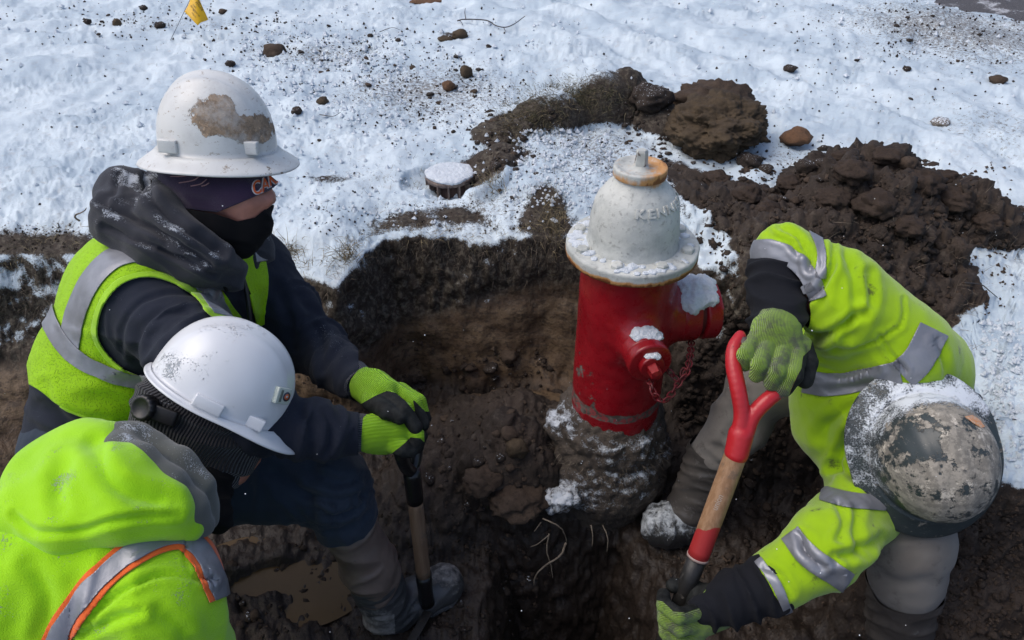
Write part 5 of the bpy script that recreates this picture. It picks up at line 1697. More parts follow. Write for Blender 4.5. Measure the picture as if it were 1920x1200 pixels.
for pts, w in tapes:
    patch('reflective_tape', B3, pxline(pts, w), 0.0035, M_TAPE, p3, thick=0.002, front=0.03)
# black hood round the neck
s = Sdf()
s.chain([(1645, 880, 1.55, .034), (1650, 800, 1.53, .042), (1690, 735, 1.53, .044), (1755, 702, 1.56, .040)], k=0.03)
s.chain([(1670, 860, 1.62, .05), (1710, 800, 1.62, .06), (1780, 760, 1.65, .06)], k=0.04)
garment('hood', s, 0.0045, M_HOODD, p3, folds=[fold(cdir(.7, -.6, 0), .03, .2, .005)], seed=64)
# hard hat 3
V, F, ax3, surf3 = helmet_grid(C3, f3, u3, .127, .119, .107, .145, lambda th: (0.034 + 0.012 * np.abs(np.cos(th)), 0.014 + 0.012 * np.abs(np.cos(th)) ** 2), ridge=0.003)
zz = (V - C3) @ u3; rr_ = np.linalg.norm((V - C3) - zz[:, None] * u3, axis=1)
X_, Y_, _ = proj(V)
mud = 0.13 + 0.14 * smooth(0.03, 0.07, zz) - 0.22 * np.exp(-(((X_ - 1715) / 36) ** 2 + ((Y_ - 825) / 28) ** 2))
snw = -0.10 + 0.24 * smooth(0.10, 0.03, zz) * smooth(1010, 940, Y_) * smooth(1890, 1840, X_) - 0.2 * smooth(900, 960, Y_) + 0.20 * np.exp(-(((X_ - 1760) / 100) ** 2 + ((Y_ - 750) / 38) ** 2)) - 0.12 * smooth(1840, 1880, X_)
M_HAT3 = mat_helmet('mud_caked_dark_hard_hat', (0.030, 0.042, 0.045), (0.34, 0.31, 0.26), 0.96, 0.5, snow=1.0, rough=0.4, scratch=(0.20, 0.19, 0.17))
hat3 = mesh_np('hard_hat', V, F, M_HAT3, p3, attrs={'mud': mud, 'snow': snw}, label='dark full brim hard hat caked in grey mud and snow')
md = hat3.modifiers.new('thickness', 'SOLIDIFY'); md.thickness = 0.0028; md.offset = -1
hat3_bvh = BVHTree.FromPolygons((np.array([list(v.co) for v in hat3.data.vertices]) + np.array(p3.location)).tolist(), [list(p.vertices) for p in hat3.data.polygons])
f = pxpoly([(1808, 782), (1822, 779), (1836, 788), (1846, 801), (1838, 803), (1822, 793)])
Vh_, Fh_ = densify(V, F, 2)
Vc, Fc = clip(Vh_, Fh_, np.minimum(f(Vh_), (facing(Vh_, Fh_) - .05) * 50))
if len(Fc): Fc = Fc[islands(Vc, Fc)[Fc[:, 0]] == np.bincount(islands(Vc, Fc)[Fc[:, 0]]).argmax()]; mesh_np('orange_sticker', Vc + normals(Vc, Fc) * .0015 * (1 if (normals(Vc, Fc).mean(0) @ u3) > 0 else -1), Fc, simple('torn_orange_sticker', (0.62, 0.22, 0.05), 0.5, col2=(0.5, 0.4, 0.3), sc=250), hat3)
# trousers and boots
s = Sdf(); s.chain(L3a, k=0.04); s.chain(L3s, k=0.03)
s.ell(P(1600, 700, 1.88), (.14, .13, .13), k=0.05); s.chain(L3b, k=0.04)
garment('trousers', s, 0.0075, M_GREYP, p3, folds=[fold(cdir(.6, .8, 0), .07, .2, .0045, mf=near_px(1370, 800, 110)), fold(cdir(0, 1, 0), .06, .2, .002, mf=near_px(1700, 1050, 80))], seed=66, creases=[([(1648, 1075), (1690, 1092), (1745, 1088)], 8, .003), ([(1400, 740), (1385, 790), (1340, 850)], 8, .004), ([(1320, 850), (1350, 870), (1380, 865)], 5, .005)])
s = Sdf(); s.cap(P(1340, 850, 1.975), P(1296, 945, 2.055), .071, .060, 0.02); s.cap(P(1296, 950, 2.06), P(1300, 990, 2.12), .058, .055, 0.02)
garment('boot_shaft', s, 0.0045, M_BOOT3, p3, folds=[fold(cdir(.4, .9, 0), .035, .12, .0025)], seed=67, attrs={'mud': lambda V: np.full(len(V), .2)}, clipf=[lambda V: (V - P(1345, 848, 1.97)) @ nrm(P(1296, 945, 2.055) - P(1340, 850, 1.975)) + .006])
s = Sdf(); s.cap(P(1300, 985, 2.11), P(1240, 985, 2.065), .056, .058, 0.03); s.cap(P(1285, 965, 2.07), P(1250, 985, 2.06), .055, .050, 0.03)
garment('boot_foot', s, 0.0045, M_BOOT4, p3, seed=68, attrs={'mud': lambda V: .75 - .6 * smooth(1290, 1330, proj(V)[0]) - 0.8 * smooth(995, 1020, proj(V)[1])}, folds=[fold(cdir(1, .2, 0), .03, .1, .003)])
s = Sdf(); s.cap(P(1699, 1085, 1.60), P(1680, 1205, 1.765), .074, .066, 0.02)
garment('boot_shaft', s, 0.005, M_BOOT3, p3, folds=[fold(cdir(.1, 1, 0), .05, .15, .004)], seed=69, attrs={'mud': lambda V: np.full(len(V), .1)}, clipf=[lambda V: (V - P(1699, 1103, 1.60)) @ nrm(P(1680, 1205, 1.765) - P(1699, 1085, 1.6)) + .004 * vnoise(V * 20, 1)])
s = Sdf(); s.cap(P(1680, 1205, 1.78), P(1655, 1290, 1.80), .062, .060, 0.03); s.cap(P(1672, 1250, 1.83), P(1640, 1330, 1.78), .055, .052, 0.03)
garment('boot_foot', s, 0.005, M_BOOT3, p3, seed=70, attrs={'mud': lambda V: np.full(len(V), .3)})
# gloves 3
glove('glove', p3,
      [[(1456, 598, 1.47, .044), (1455, 618, 1.445, .044)], [(1440, 625, 1.43, .036), (1418, 640, 1.42, .020)], [(1470, 630, 1.43, .036), (1490, 655, 1.415, .021)],
       [(1440, 645, 1.42, .024), (1470, 655, 1.415, .024)]],
      [[(1408, 645, 1.41, .0150), (1396, 666, 1.382, .0145), (1396, 684, 1.40, .013)],
       [(1436, 654, 1.40, .0160), (1424, 684, 1.368, .0155), (1418, 704, 1.385, .014)],
       [(1466, 664, 1.395, .0165), (1456, 698, 1.362, .0160), (1446, 719, 1.378, .0145)],
       [(1495, 668, 1.395, .0170), (1488, 704, 1.364, .0168), (1470, 729, 1.374, .0150)],
       [(1500, 650, 1.43, .024), (1513, 680, 1.42, .0195), (1509, 712, 1.41, .0165)]],
      lambda V: pxpoly([(1330, 560), (1540, 560), (1519, 655), (1506, 668), (1503, 690), (1490, 715), (1470, 760), (1380, 760)])(V),
      M_GLOVED, seed=72, rib=cdir(1, -.25, 0), label='muddy lime knit glove closed over the red handle')
glove('glove', p3,
      [[(1342, 1140, 1.46, .042), (1322, 1150, 1.465, .040)], [(1330, 1120, 1.455, .026), (1312, 1118, 1.465, .022)], [(1318, 1150, 1.46, .034), (1305, 1168, 1.455, .028)]],
      [[(1312, 1146, 1.435, .0150), (1272, 1155, 1.405, .0145), (1245, 1135, 1.425, .0140), (1244, 1116, 1.47, .013)],
       [(1312, 1168, 1.445, .0150), (1274, 1180, 1.415, .0145), (1246, 1161, 1.435, .0140), (1244, 1142, 1.47, .013)],
       [(1310, 1190, 1.455, .0150), (1276, 1204, 1.43, .0145), (1249, 1186, 1.445, .0135), (1246, 1168, 1.47, .0125)],
       [(1308, 1210, 1.465, .0140), (1280, 1228, 1.45, .0135), (1256, 1210, 1.46, .0125), (1252, 1195, 1.48, .012)],
       [(1330, 1120, 1.46, .023), (1305, 1108, 1.475, .019), (1280, 1100, 1.49, .016), (1262, 1098, 1.485, .014)]],
      lambda V: pxpoly([(1380, 1060), (1335, 1090), (1318, 1112), (1310, 1140), (1285, 1149), (1262, 1146), (1243, 1128), (1230, 1125), (1225, 1230), (1400, 1240)])(V),
      M_GLOVED, seed=74, rib=cdir(0, 1, 0), label='muddy lime knit glove wrapped round the lower shovel shaft')

# ------------------------------------------------------------------ shovels
def mat_wood(name, a, b, red=None, smear=0.0):
    t = NT(name)
    v = t.n('ShaderNodeVectorMath', operation='MULTIPLY'); v.inputs[1].default_value = (1, 1, 0.07); t.l(t.pos(), v.inputs[0])
    n = t.noise(130, 4, 0.6, vec=v.outputs[0])
    c = t.mix(t.step(n, 0.35, 0.65), a, b)
    m = t.noise(26, 5, 0.7)
    c = t.mix(t.math('MULTIPLY', t.step(m, 0.55, 0.68), 0.5 + smear), c, (0.10, 0.085, 0.07))
    if red: c = t.mix(t.step(t.math('ADD', t.attr('red'), t.math('MULTIPLY', m, 0.3)), 0.62, 0.7), c, red)
    return t.set(c, 0.55, t.bump(n, 0.0006))
def mat_chipped(name, col, under=(0.12, 0.09, 0.08), amt=0.0, rough=0.35):
    t = NT(name)
    n = t.noise(24, 6, 0.75); n_ = t.noise(6, 3)
    c = t.mix(t.step(n_, 0.3, 0.7), col, tuple(x * 0.8 for x in col))
    f = t.step(t.math('ADD', n, amt), 0.63, 0.69)
    c = t.mix(f, c, t.mix(t.noise(120, 3), under, tuple(x * 1.8 for x in under)))
    return t.set(c, t.mixf(f, rough, 0.7), t.bump(t.math('SUBTRACT', t.noise(90, 3), f), 0.0008))
M_YOKE = mat_chipped('chipped_red_shovel_paint', (0.50, 0.018, 0.025), amt=0.02)
M_BLKM = mat_chipped('chipped_black_shovel_steel', (0.010, 0.010, 0.011), (0.13, 0.12, 0.10), amt=0.01, rough=0.3)
M_STEEL = mat_chipped('muddy_blade_steel', (0.016, 0.014, 0.013), (0.04, 0.032, 0.027), amt=0.05, rough=0.6)

def blade(name, top, d, side, parent, mat, L=0.28, W=0.22):
    """pointed dished shovel blade"""
    d = nrm(d); side = nrm(side - d * (np.asarray(side) @ d)); nn = np.cross(d, side)
    nu, nv = 15, 22
    V = []
    for j in range(nv):
        t = j / (nv - 1)
        w = W / 2 * min(1.0, 0.93 + 0.1 * t) * (1 - max(0, (t - 0.55) / 0.45) ** 2.2)
        for i in range(nu):
            u = -1 + 2 * i / (nu - 1)
            V.append(np.asarray(top) + d * (t * L) + side * (u * max(w, .003)) + nn * (0.028 * (u * u) * (1 - .5 * t) - 0.012 * math.exp(-(u / .25) ** 2) * (1 - t) + 0.02 * (t - .5) ** 2))
    V = np.array(V)
    i, j = np.meshgrid(np.arange(nv - 1), np.arange(nu - 1), indexing='ij')
    F = np.stack([i * nu + j, i * nu + j + 1, (i + 1) * nu + j + 1, (i + 1) * nu + j], -1).reshape(-1, 4)
    o = mesh_np(name, V, F, mat, parent)
    md = o.modifiers.new('thickness', 'SOLIDIFY'); md.thickness = 0.0025; md.offset = 0
    for sg in (-1, 1):
        V, F = box(np.asarray(top) + side * sg * W * .27 + nn * .012, W * .40, .022, .003, axes=(side, nn, d), bev=0.001)
        mesh_np('foot_step', V, F, mat, o)
    return o

# shovel 1, black yoke, wooden shaft
S1t = P(768, 846, 1.565); S1b = P(800, 1130, 1.865)
sd1 = nrm(S1b - S1t)
sh1 = empty('shovel', S1b, 'shovel with black steel yoke and worn wooden shaft, under the green gloves', 'shovel')
L1_ = np.linalg.norm(S1b - S1t)
def along(a, b, t): return a + (b - a) * t
V, F = tube(np.array([along(S1t, S1b, t) for t in np.linspace(0.26, 0.80, 10)]), 0.0175, 20)
mesh_np('shaft', V, F, mat_wood('muddy_wood_shaft', (0.17, 0.105, 0.065), (0.22, 0.145, 0.095), smear=0.35), sh1)
V, F = tube(np.array([along(S1t, S1b, t) for t in np.linspace(0.10, 0.29, 6)]), [0.0195, .0200, .0198, .0196, .0193, .0188], 20)
yk = mesh_np('yoke', V, F, M_BLKM, sh1)
gdir = nrm(cdir(.25, .15, 1))
GC = P(768, 838, 1.56)
for sg in (-1, 1):
    e = GC + gdir * .048 * sg
    V, F = tube(spline([along(S1t, S1b, .12), along(S1t, S1b, .06) + gdir * .030 * sg, e + np.array([0, 0, -.004]), e + np.array([0, 0, .006])], 6), [.014] * 13 + [.012] * 6, 12)
    mesh_np('yoke_arm', V, F, M_BLKM, yk)
V, F = tube(np.array([GC - gdir * .05, GC + gdir * .05]), 0.0145, 18)
mesh_np('grip', V, F, M_BLKPL, sh1)
bc = P(767, 846, 1.50); bd = nrm(CO - bc)
V, F = lathe([(-0.01, 0), (-0.01, .0098), (0.0, .0098), (0.002, .008), (0.001, .0065), (0.001, .004), (.0025, .003), (.0025, 0)], bc, -gdir, n=24)
mesh_np('grip_bolt', V, F, simple('worn_steel_bolt', (0.35, 0.34, 0.33), 0.35, metal=0.8), sh1)
V, F = tube(np.array([along(S1t, S1b, t) for t in np.linspace(0.785, 1.0, 6)]), [.0195, .0198, .0190, .0185, .019, .021], 20)
mesh_np('socket', V, F, M_BLKM, sh1)
blade('blade', along(S1t, S1b, 1.02), sd1, cdir(.35, 0, 1), sh1, M_STEEL)

# shovel 2, red yoke
S2t = P(1385, 838, 1.400); S2j = P(1308, 1045, 1.46); S2b = P(1268, 1150, 1.495)
sh2 = empty('shovel', S2b, 'shovel with bright red D handle yoke and bare wooden shaft', 'shovel')
tt = np.linspace(0, 1, 14); pts = S2t + (S2j - S2t) * tt[:, None]
V, F = tube(pts, 0.0212, 24)
X_, Y_, _ = proj(V)
shaft2 = mesh_np('shaft', V, F, mat_wood('oiled_ash_shaft', (0.25, 0.135, 0.065), (0.34, 0.20, 0.11), red=(0.33, 0.02, 0.02)), sh2, attrs={'red': smooth(985, 1000, Y_)})
V, F = tube(np.array([S2j - nrm(S2j - S2t) * .004, S2j + nrm(S2j - S2t) * .001]), 0.0222, 24)
mesh_np('ferrule_rim', V, F, simple('pale_worn_edge', (0.35, 0.25, 0.22), 0.5), sh2)
bdir = nrm(S2b - S2j)
V, F = tube(np.array([S2j, S2j + bdir * .05, S2b, S2b + bdir * .10, S2b + bdir * 0.2]), [.0195, .019, .0175, .018, .020], 20)
mesh_np('socket', V, F, mat_chipped('dark_muddy_socket', (0.014, 0.013, 0.012), (0.05, 0.045, 0.038), 0.05, 0.5), sh2)
blade('blade', S2b + bdir * .19, bdir, cdir(1, 0, .3), sh2, M_STEEL)
# yoke
s = Sdf()
s.cap(P(1381, 850, 1.402), P(1389, 815, 1.395), .0225, .0235, 0.012)
for arm in ([(1383, 825, 1.395, .017), (1391, 780, 1.388, .0150), (1384, 730, 1.385, .0150), (1375, 685, 1.395, .0145), (1376, 652, 1.405, .0130), (1388, 630, 1.415, .0110)],
            [(1394, 822, 1.395, .017), (1411, 780, 1.388, .0150), (1440, 749, 1.385, .0145), (1468, 728, 1.392, .0135), (1484, 712, 1.408, .0120), (1488, 698, 1.42, .0105)]):
    s.chain([tuple(q) for q in spline(arm, 4)], k=0.0015)
V, F = s.mesh(0.003); V = relax(V, F, 1)
yk2 = mesh_np('yoke', V, F, M_YOKE, sh2)
V, F = tube(np.array([P(1383, 640, 1.415), P(1484, 706, 1.42)]), 0.0165, 18)
mesh_np('grip', V, F, simple('dark_worn_grip', (0.055, 0.045, 0.04), 0.6, col2=(0.10, 0.08, 0.07)), sh2)
for px, py in ((1404, 818), (1396, 838)):
    V, F = lathe([(-0.004, 0), (-0.004, .0062), (0.002, .0055), (0.004, .003), (.004, 0)], P(px, py, 1.385), cdir(.8, .1, -.6), n=14)
    mesh_np('rivet', V, F, simple('steel_rivet', (0.25, 0.23, 0.21), 0.45, metal=0.6), yk2)
# worn pale print on the wood
sb = BVHTree.FromPolygons(tube(pts, 0.0212, 24)[0].tolist(), tri_of(tube(pts, 0.0212, 24)[1]).tolist())
flat_text_px('union', 17, (1344, 958), math.radians(66), sb, 0.0004, simple('worn_pale_print', (0.42, 0.36, 0.30), 0.6), 'worn_print', shaft2, sx=0.8)
# ------------------------------------------------------------------ loose things lying about
def mat_clod(name, a, b, snow=0.0):
    t = NT(name)
    n = t.noise(18, 5, 0.65); n_ = t.noise(120, 4, 0.7)
    c = t.mix(t.step(n, 0.35, 0.65), a, b)
    c = t.mix(t.math('MULTIPLY', t.step(n_, 0.5, 0.3), 0.6), c, tuple(x * 0.35 for x in a))
    if snow:
        f = t.math('MULTIPLY', t.step(t.math('ADD', t.noise(160, 4, 0.75), t.math('MULTIPLY', t.nz(), 0.12)), 0.72 - snow * 0.14, 0.78 - snow * 0.14), 1.0)
        c = t.mix(f, c, SNOW)
    return t.set(c, 0.85, t.bump(t.math('ADD', n_, n), 0.004), Specular_IOR_Level=0.25)
M_CLOD = mat_clod('dark_brown_clod', (0.050, 0.034, 0.024), (0.075, 0.053, 0.038), 0.0)
M_CLODD = mat_clod('black_topsoil_clod', (0.030, 0.022, 0.017), (0.046, 0.035, 0.028), 0.1)
M_CLODT = mat_clod('tan_clay_lump', (0.150, 0.080, 0.042), (0.115, 0.065, 0.038), 0.0)
M_CLODO = mat_clod('olive_clay_lump', (0.080, 0.057, 0.034), (0.055, 0.040, 0.026), 0.0)

M_CLODX = mat_clod('wet_dark_clod', (0.034, 0.023, 0.017), (0.050, 0.035, 0.026), 0.0)
def clod_mesh(seed, sub=3, rough=0.28, flat=0.75, ang=0.0):
    bm = bmesh.new(); bmesh.ops.create_icosphere(bm, subdivisions=sub, radius=1.0)
    V = np.array([v.co[:] for v in bm.verts]); F = np.array([[v.index for v in f.verts] for f in bm.faces]); bm.free()
    if ang:
        r_ = np.random.default_rng(seed)
        for _ in range(9):
            n = nrm(r_.normal(0, 1, 3)); dd = r_.uniform(0.55, 0.85)
            k = V @ n - dd
            V = V - np.where(k > 0, k, 0)[:, None] * n * ang
    d = 0.55 * rough * 2 * vnoise(V * 1.3 + seed, seed) + rough * 0.8 * vnoise(V * 3.1 + seed, seed + 1)
    if sub > 3:
        w, i_ = worley(V * 4.5 + seed, seed + 2); w_, i2_ = worley(V * 10 + seed, seed + 5); d = d + rough * 0.75 * (0.5 - w) * (.4 + i_) + rough * 0.40 * (.5 - w_) * (.3 + i2_) + rough * 0.22 * vnoise(V * 20, seed + 3)
    V = V * (1 + d)[:, None]
    V[:, 2] *= flat
    return V, F

def place_clod(px, py, wpx, name='dirt_clod', mat=M_CLOD, label=None, cat='clod', group=None, aspect=0.75, seed=None, sub=3, ang=0.0, sink=0.25, hfac=1.0):
    g = gpix(px, py)
    z = (g - CO) @ CF
    r = wpx * z / FPX / 2
    V, F = clod_mesh(seed if seed is not None else int(px * 7 + py), sub, ang=ang, flat=aspect)
    V = V * r * np.array([1, 1.0 * hfac, 1])
    gzz, _ = gz(g[0], g[1])
    V = V + np.array([g[0], g[1], gzz + r * aspect * (1 - 2 * sink) * 0.9])
    return tag(mesh_np(name, V, F, mat), label, cat, group)

# the few that stand out
place_clod(1342, 272, 172, mat=M_CLODO, label='biggest clay lump, brown and rounded, at the left end of the spoil heap', seed=5, sub=6, aspect=0.62, sink=0.12)
place_clod(1328, 222, 150, mat=M_CLOD, label='crumbly dark heap of soil just behind the big rounded clay lump', seed=9, sub=5, aspect=0.52, sink=0.15)
place_clod(1216, 196, 78, mat=M_CLODD, label='dark clod between the torn grass and the big clay lump', seed=12, sub=4, aspect=0.6, sink=0.2)
place_clod(1487, 272, 62, mat=M_CLODT, name='clay_lump', cat='clay lump', label='reddish brown angular clay lump alone on snow right of the biggest one', seed=21, sub=3, ang=0.9, aspect=0.6, sink=0.1)
place_clod(874, 142, 24, mat=M_CLODO, label='round brown clod, upper right one of the small pair left of the torn grass', seed=31, sink=0.15, aspect=.95)
place_clod(841, 168, 23, mat=M_CLODT, label='round tan clod, lower left one of the small pair left of the torn grass', seed=33, sink=0.15, aspect=.9)
place_clod(604, 194, 24, mat=M_CLODO, label='brown angular clod on the snow right of the muddy white hard hat', seed=35, ang=.9, sink=0.2)
place_clod(557, 212, 20, mat=M_CLODD, label='small dark clod just left of the brown angular one near the muddy hat', seed=36, sink=0.2)
place_clod(516, 100, 46, mat=M_CLOD, label='wide brown clod in the snow above the muddy white hard hat', seed=37, aspect=.5, sink=0.3)
place_clod(862, 70, 30, mat=M_CLODO, label='brown clod near the thin twig at the far edge of the snow', seed=38, aspect=.6, sink=0.25)
place_clod(835, 74, 30, mat=M_CLODO, label='flat brown smear of soil left of the clod by the twig', seed=39, aspect=.28, sink=0.3)
place_clod(1018, 738, 60, mat=M_CLOD, label='pale crusted clod on the trench floor left of the hydrant', seed=40, aspect=.6, sub=4)  if False else None
place_clod(955, 672, 34, mat=M_CLOD, label='grey topped clod on the trench floor left of the hydrant barrel', seed=41, aspect=.7)
place_clod(970, 845, 40, mat=M_CLODO, label='yellowish clod beside the frosted soil round the hydrant base', seed=42, aspect=.8)
place_clod(970, 942, 105, mat=M_CLOD, label='wide crusted slab of soil overhanging the dark hole left of the hydrant', seed=43, aspect=.42, sub=4, sink=.2)
place_clod(905, 905, 70, mat=M_CLOD, label='crumbly clod behind the crusted slab left of the hydrant', seed=45, aspect=.6, sub=4)
place_clod(1405, 308, 46, mat=M_CLODD, label='dark clod on the heap below the biggest clay lump', seed=46, aspect=.6)
place_clod(1700, 312, 34, mat=M_CLOD, label='smooth round clod near the top of the tall spoil heap', seed=47, aspect=.8)
place_clod(1510, 318, 36, mat=M_CLODD, label='small crumbly clod on the snow edge below the reddish clay lump', seed=48, aspect=.7)
place_clod(1545, 308, 30, mat=M_CLODD, label='flat dark clod touching the left foot of the tall spoil heap', seed=49, aspect=.4)
place_clod(1762, 232, 34, mat=mat_clod('snowy_lump', (.2, .17, .14), (.12, .1, .08), 1.0), label='frosted lump alone in the snow beyond the tall spoil heap', seed=50, aspect=.5)
place_clod(1480, 132, 24, mat=M_CLODD, label='small dark lump in the snow above the reddish clay lump', seed=51, aspect=.6)
place_clod(1870, 154, 30, mat=M_CLOD, label='brown lump in slushy snow near the right edge', seed=52, aspect=.6)
place_clod(1700, 132, 14, mat=M_CLODD, label='tiny dark lump in slush left of the brown one at right', seed=53)
place_clod(270, 18, 14, mat=M_CLODD, label='small dark clod left of the yellow flag near the top edge', seed=54)
place_clod(300, 50, 20, mat=M_CLODD, label='dark clod left of the yellow flag, beside its wire', seed=55, aspect=.6)
place_clod(220, 45, 16, mat=M_CLODO, label='brownish clod farther left of the yellow flag', seed=56)
place_clod(165, 43, 14, mat=M_CLODD, label='leftmost small clod near the yellow flag', seed=57)
place_clod(418, 24, 16, mat=M_CLOD, label='brown clod just right of the yellow flag', seed=58, aspect=.6)
place_clod(432, 123, 18, mat=M_CLODD, label='dark clod just above the muddy white hard hat', seed=59)
place_clod(805, 0, 70, mat=M_CLODT, label='flat tan patch of bare clay at the top edge', seed=60, aspect=.12, sink=.4)

for k, (px, py, w) in enumerate([(1600, 330, 70), (1665, 300, 60), (1725, 350, 80), (1790, 380, 60), (1560, 380, 60), (1640, 390, 75), (1850, 420, 50), (1480, 350, 50), (1400, 370, 55), (1440, 400, 50), (1700, 430, 60), (1345, 340, 45), (1580, 300, 45), (1770, 340, 50)]):
    place_clod(px, py, w, mat=M_CLODX, label='ragged dark lump bedded in the face of the spoil heap', group='ragged lumps in the spoil heap', seed=70 + k, sub=4, aspect=.6, sink=.3)

# many alike small clods: real copies sharing a few meshes
small = {}
for k in range(9):
    V, F = clod_mesh(100 + k, 2, rough=0.3, flat=0.7)
    me = bpy.data.meshes.new('small_clod'); me.from_pydata(V.tolist(), [], F.tolist()); me.update()
    me.polygons.foreach_set('use_smooth', [True] * len(me.polygons))
    me.materials.append([M_CLOD, M_CLODD, M_CLODD][k % 3]); small[k] = me
def small_clods(n, pick, label, group, smin, smax, name='soil_clod'):
    c = 0; tries = 0
    while c < n and tries < n * 12:
        tries += 1
        px, py = pick()
        g = gpix(px, py); z = (g - CO) @ CF
        w = smin + (smax - smin) * random.random() ** 2.2
        r = w * z / FPX / 2
        o = bpy.data.objects.new(name, small[random.randrange(9)]); COL.objects.link(o)
        o.location = (g[0], g[1], g[2] + r * 0.25)
        o.scale = (r * random.uniform(.8, 1.3), r * random.uniform(.8, 1.3), r * random.uniform(.6, 1.0))
        o.rotation_euler = (random.uniform(-.4, .4), random.uniform(-.4, .4), random.uniform(0, 6.28))
        tag(o, label, 'clod', group); c += 1
def cl(cx, cy, sx, sy): return lambda: (random.gauss(cx, sx), random.gauss(cy, sy))
small_clods(34, cl(800, 150, 70, 50), 'small dark soil clod scattered on snow left of the torn grass', 'small clods left of the torn grass', 5, 14)
small_clods(14, cl(690, 120, 40, 25), 'small soil clod on the snow between the two hard hats and twig', 'small clods on the snow behind the muddy hat', 4, 12)
small_clods(16, cl(540, 90, 60, 25), 'small soil clod strewn on snow above the muddy hard hat', 'small clods above the muddy hat', 4, 12)
small_clods(16, cl(330, 40, 120, 18), 'small soil crumb strewn on the snow around the yellow flag', 'small clods round the yellow flag', 3, 9)
small_clods(18, cl(940, 300, 40, 35), 'dark clod in the torn soil strip beside the valve box', 'dark clods beside the valve box', 8, 26)
small_clods(18, cl(1240, 300, 60, 70), 'dark clod strewn around the frosted turf behind the hydrant', 'dark clods behind the hydrant', 5, 20)
small_clods(14, cl(1480, 320, 70, 25), 'crumbly clod at the snowy foot of the spoil heap', 'clods at the foot of the spoil heap', 8, 26)
small_clods(22, lambda: (random.uniform(1560, 1900), random.uniform(4, 190)), 'small lump of grit lying in roadside slush', 'grit lumps in roadside slush', 4, 12)
small_clods(14, lambda: (random.uniform(1850, 1918), random.uniform(380, 470)), 'dark clod at the right tail of the spoil heap', 'clods at the right tail of the heap', 6, 22)
small_clods(38, lambda: (random.uniform(800, 1020), random.uniform(690, 960)), 'damp clod in the loose soil left of the hydrant', 'damp clods left of the hydrant', 8, 30)
small_clods(28, lambda: (random.uniform(420, 1000), random.uniform(1000, 1195)), 'damp clod on the trench floor around the brown boot', 'damp clods round the brown boot', 7, 26)
small_clods(24, lambda: (random.uniform(1300, 1600), random.uniform(760, 1060)), 'damp clod on the trench floor by the red handled shovel', 'damp clods by the red handled shovel', 7, 24)
small_clods(26, lambda: (random.uniform(1560, 1880), random.uniform(300, 560)), 'clod on the face of the tall spoil heap', 'clods on the tall spoil heap', 8, 24)
small_clods(16, lambda: (random.uniform(1310, 1540), random.uniform(330, 520)), 'clod on the low spread soil left of the tall heap', 'clods on the low spread soil', 8, 24)

# countless crumbs: soil specks, snow crumbs
def crumbs(name, n, pick, mat, smin, smax, lift=0.0):
    base = np.array([[1, 0, 0], [-1, 0, 0], [0, 1, 0], [0, -1, 0], [0, 0, 1], [0, 0, -1.0]])
    bf = np.array([[0, 2, 4], [2, 1, 4], [1, 3, 4], [3, 0, 4], [2, 0, 5], [1, 2, 5], [3, 1, 5], [0, 3, 5]])
    Vs, Fs = [], []
    k = 0
    for _ in range(n):
        px, py = pick()
        if name == 'snow_crumbs' and ((px > 1540 and 230 < py < 480) or (1290 < px < 1800 and py > 290) or (1180 < px < 1440 and 150 < py < 300) or (930 < px < 1180 and 140 < py < 245)): continue
        g = gpix(px, py); z = (g - CO) @ CF
        r = (smin + (smax - smin) * random.random() ** 2) * z / FPX / 2
        V = base * rng.uniform(.6, 1.3, (6, 1)) * r
        a = random.uniform(0, 6.28); ca, sa = math.cos(a), math.sin(a)
        V = V @ np.array([[ca, sa, 0], [-sa, ca, 0], [0, 0, 1]])
        Vs.append(V + g + np.array([0, 0, r * .3])); Fs.append(bf + k); k += 6
    o = mesh_np(name, np.vstack(Vs), np.vstack(Fs), mat, smooth_sh=False)
    return tag(o, kind='stuff')
def mat_soil():
    t = NT('crumbled_soil'); c, a, b = dirt_shade(t)
    return t.set(c, 0.8, t.bump(t.math('ADD', a, b), .004), Specular_IOR_Level=.3)
M_SOIL = mat_soil()
def lumps(name, n, pick, mat, smin, smax, label, cat):
    shapes = [clod_mesh(300 + k, 1, rough=0.55, flat=0.75, ang=0.9) for k in range(16)]
    Vs, Fs = [], []; k = 0
    for _ in range(n):
        px, py = pick(); g = gpix(px, py); z = (g - CO) @ CF
        r = (smin + (smax - smin) * random.random() ** 2.6) * z / FPX / 2
        V, F = shapes[random.randrange(16)]
        a = random.uniform(0, 6.28); ca, sa = math.cos(a), math.sin(a)
        V = (V * rng.uniform(.75, 1.3, 3)) @ np.array([[ca, sa, 0], [-sa, ca, 0], [0, 0, 1]]) * r
        Vs.append(V + g - np.array([0, 0, r * .25])); Fs.append(F + k); k += len(V)
    o = mesh_np(name, np.vstack(Vs), np.vstack(Fs), mat)
    return tag(o, label, cat, kind='stuff')
def mixpick(*ps):
    return lambda: random.choice(ps)()
tag(crumbs('soil_crumbs', 4200, mixpick(cl(800, 160, 110, 80), cl(820, 170, 60, 50), cl(690, 110, 90, 40), cl(540, 90, 80, 30), cl(300, 40, 130, 22), cl(950, 260, 70, 70), cl(1200, 280, 80, 70), cl(1480, 310, 90, 30), lambda: (random.uniform(1450, 1915), random.uniform(3, 210)),
    lambda: (random.uniform(1650, 1915), random.uniform(3, 120)), lambda: (random.uniform(0, 1900), random.uniform(3, 400)), lambda: (random.uniform(560, 1050), random.uniform(380, 440)), lambda: (random.uniform(0, 200), random.uniform(420, 500))), M_CLODD, 1.6, 6.2), 'dark soil crumbs sprinkled over the snow', 'soil crumbs')
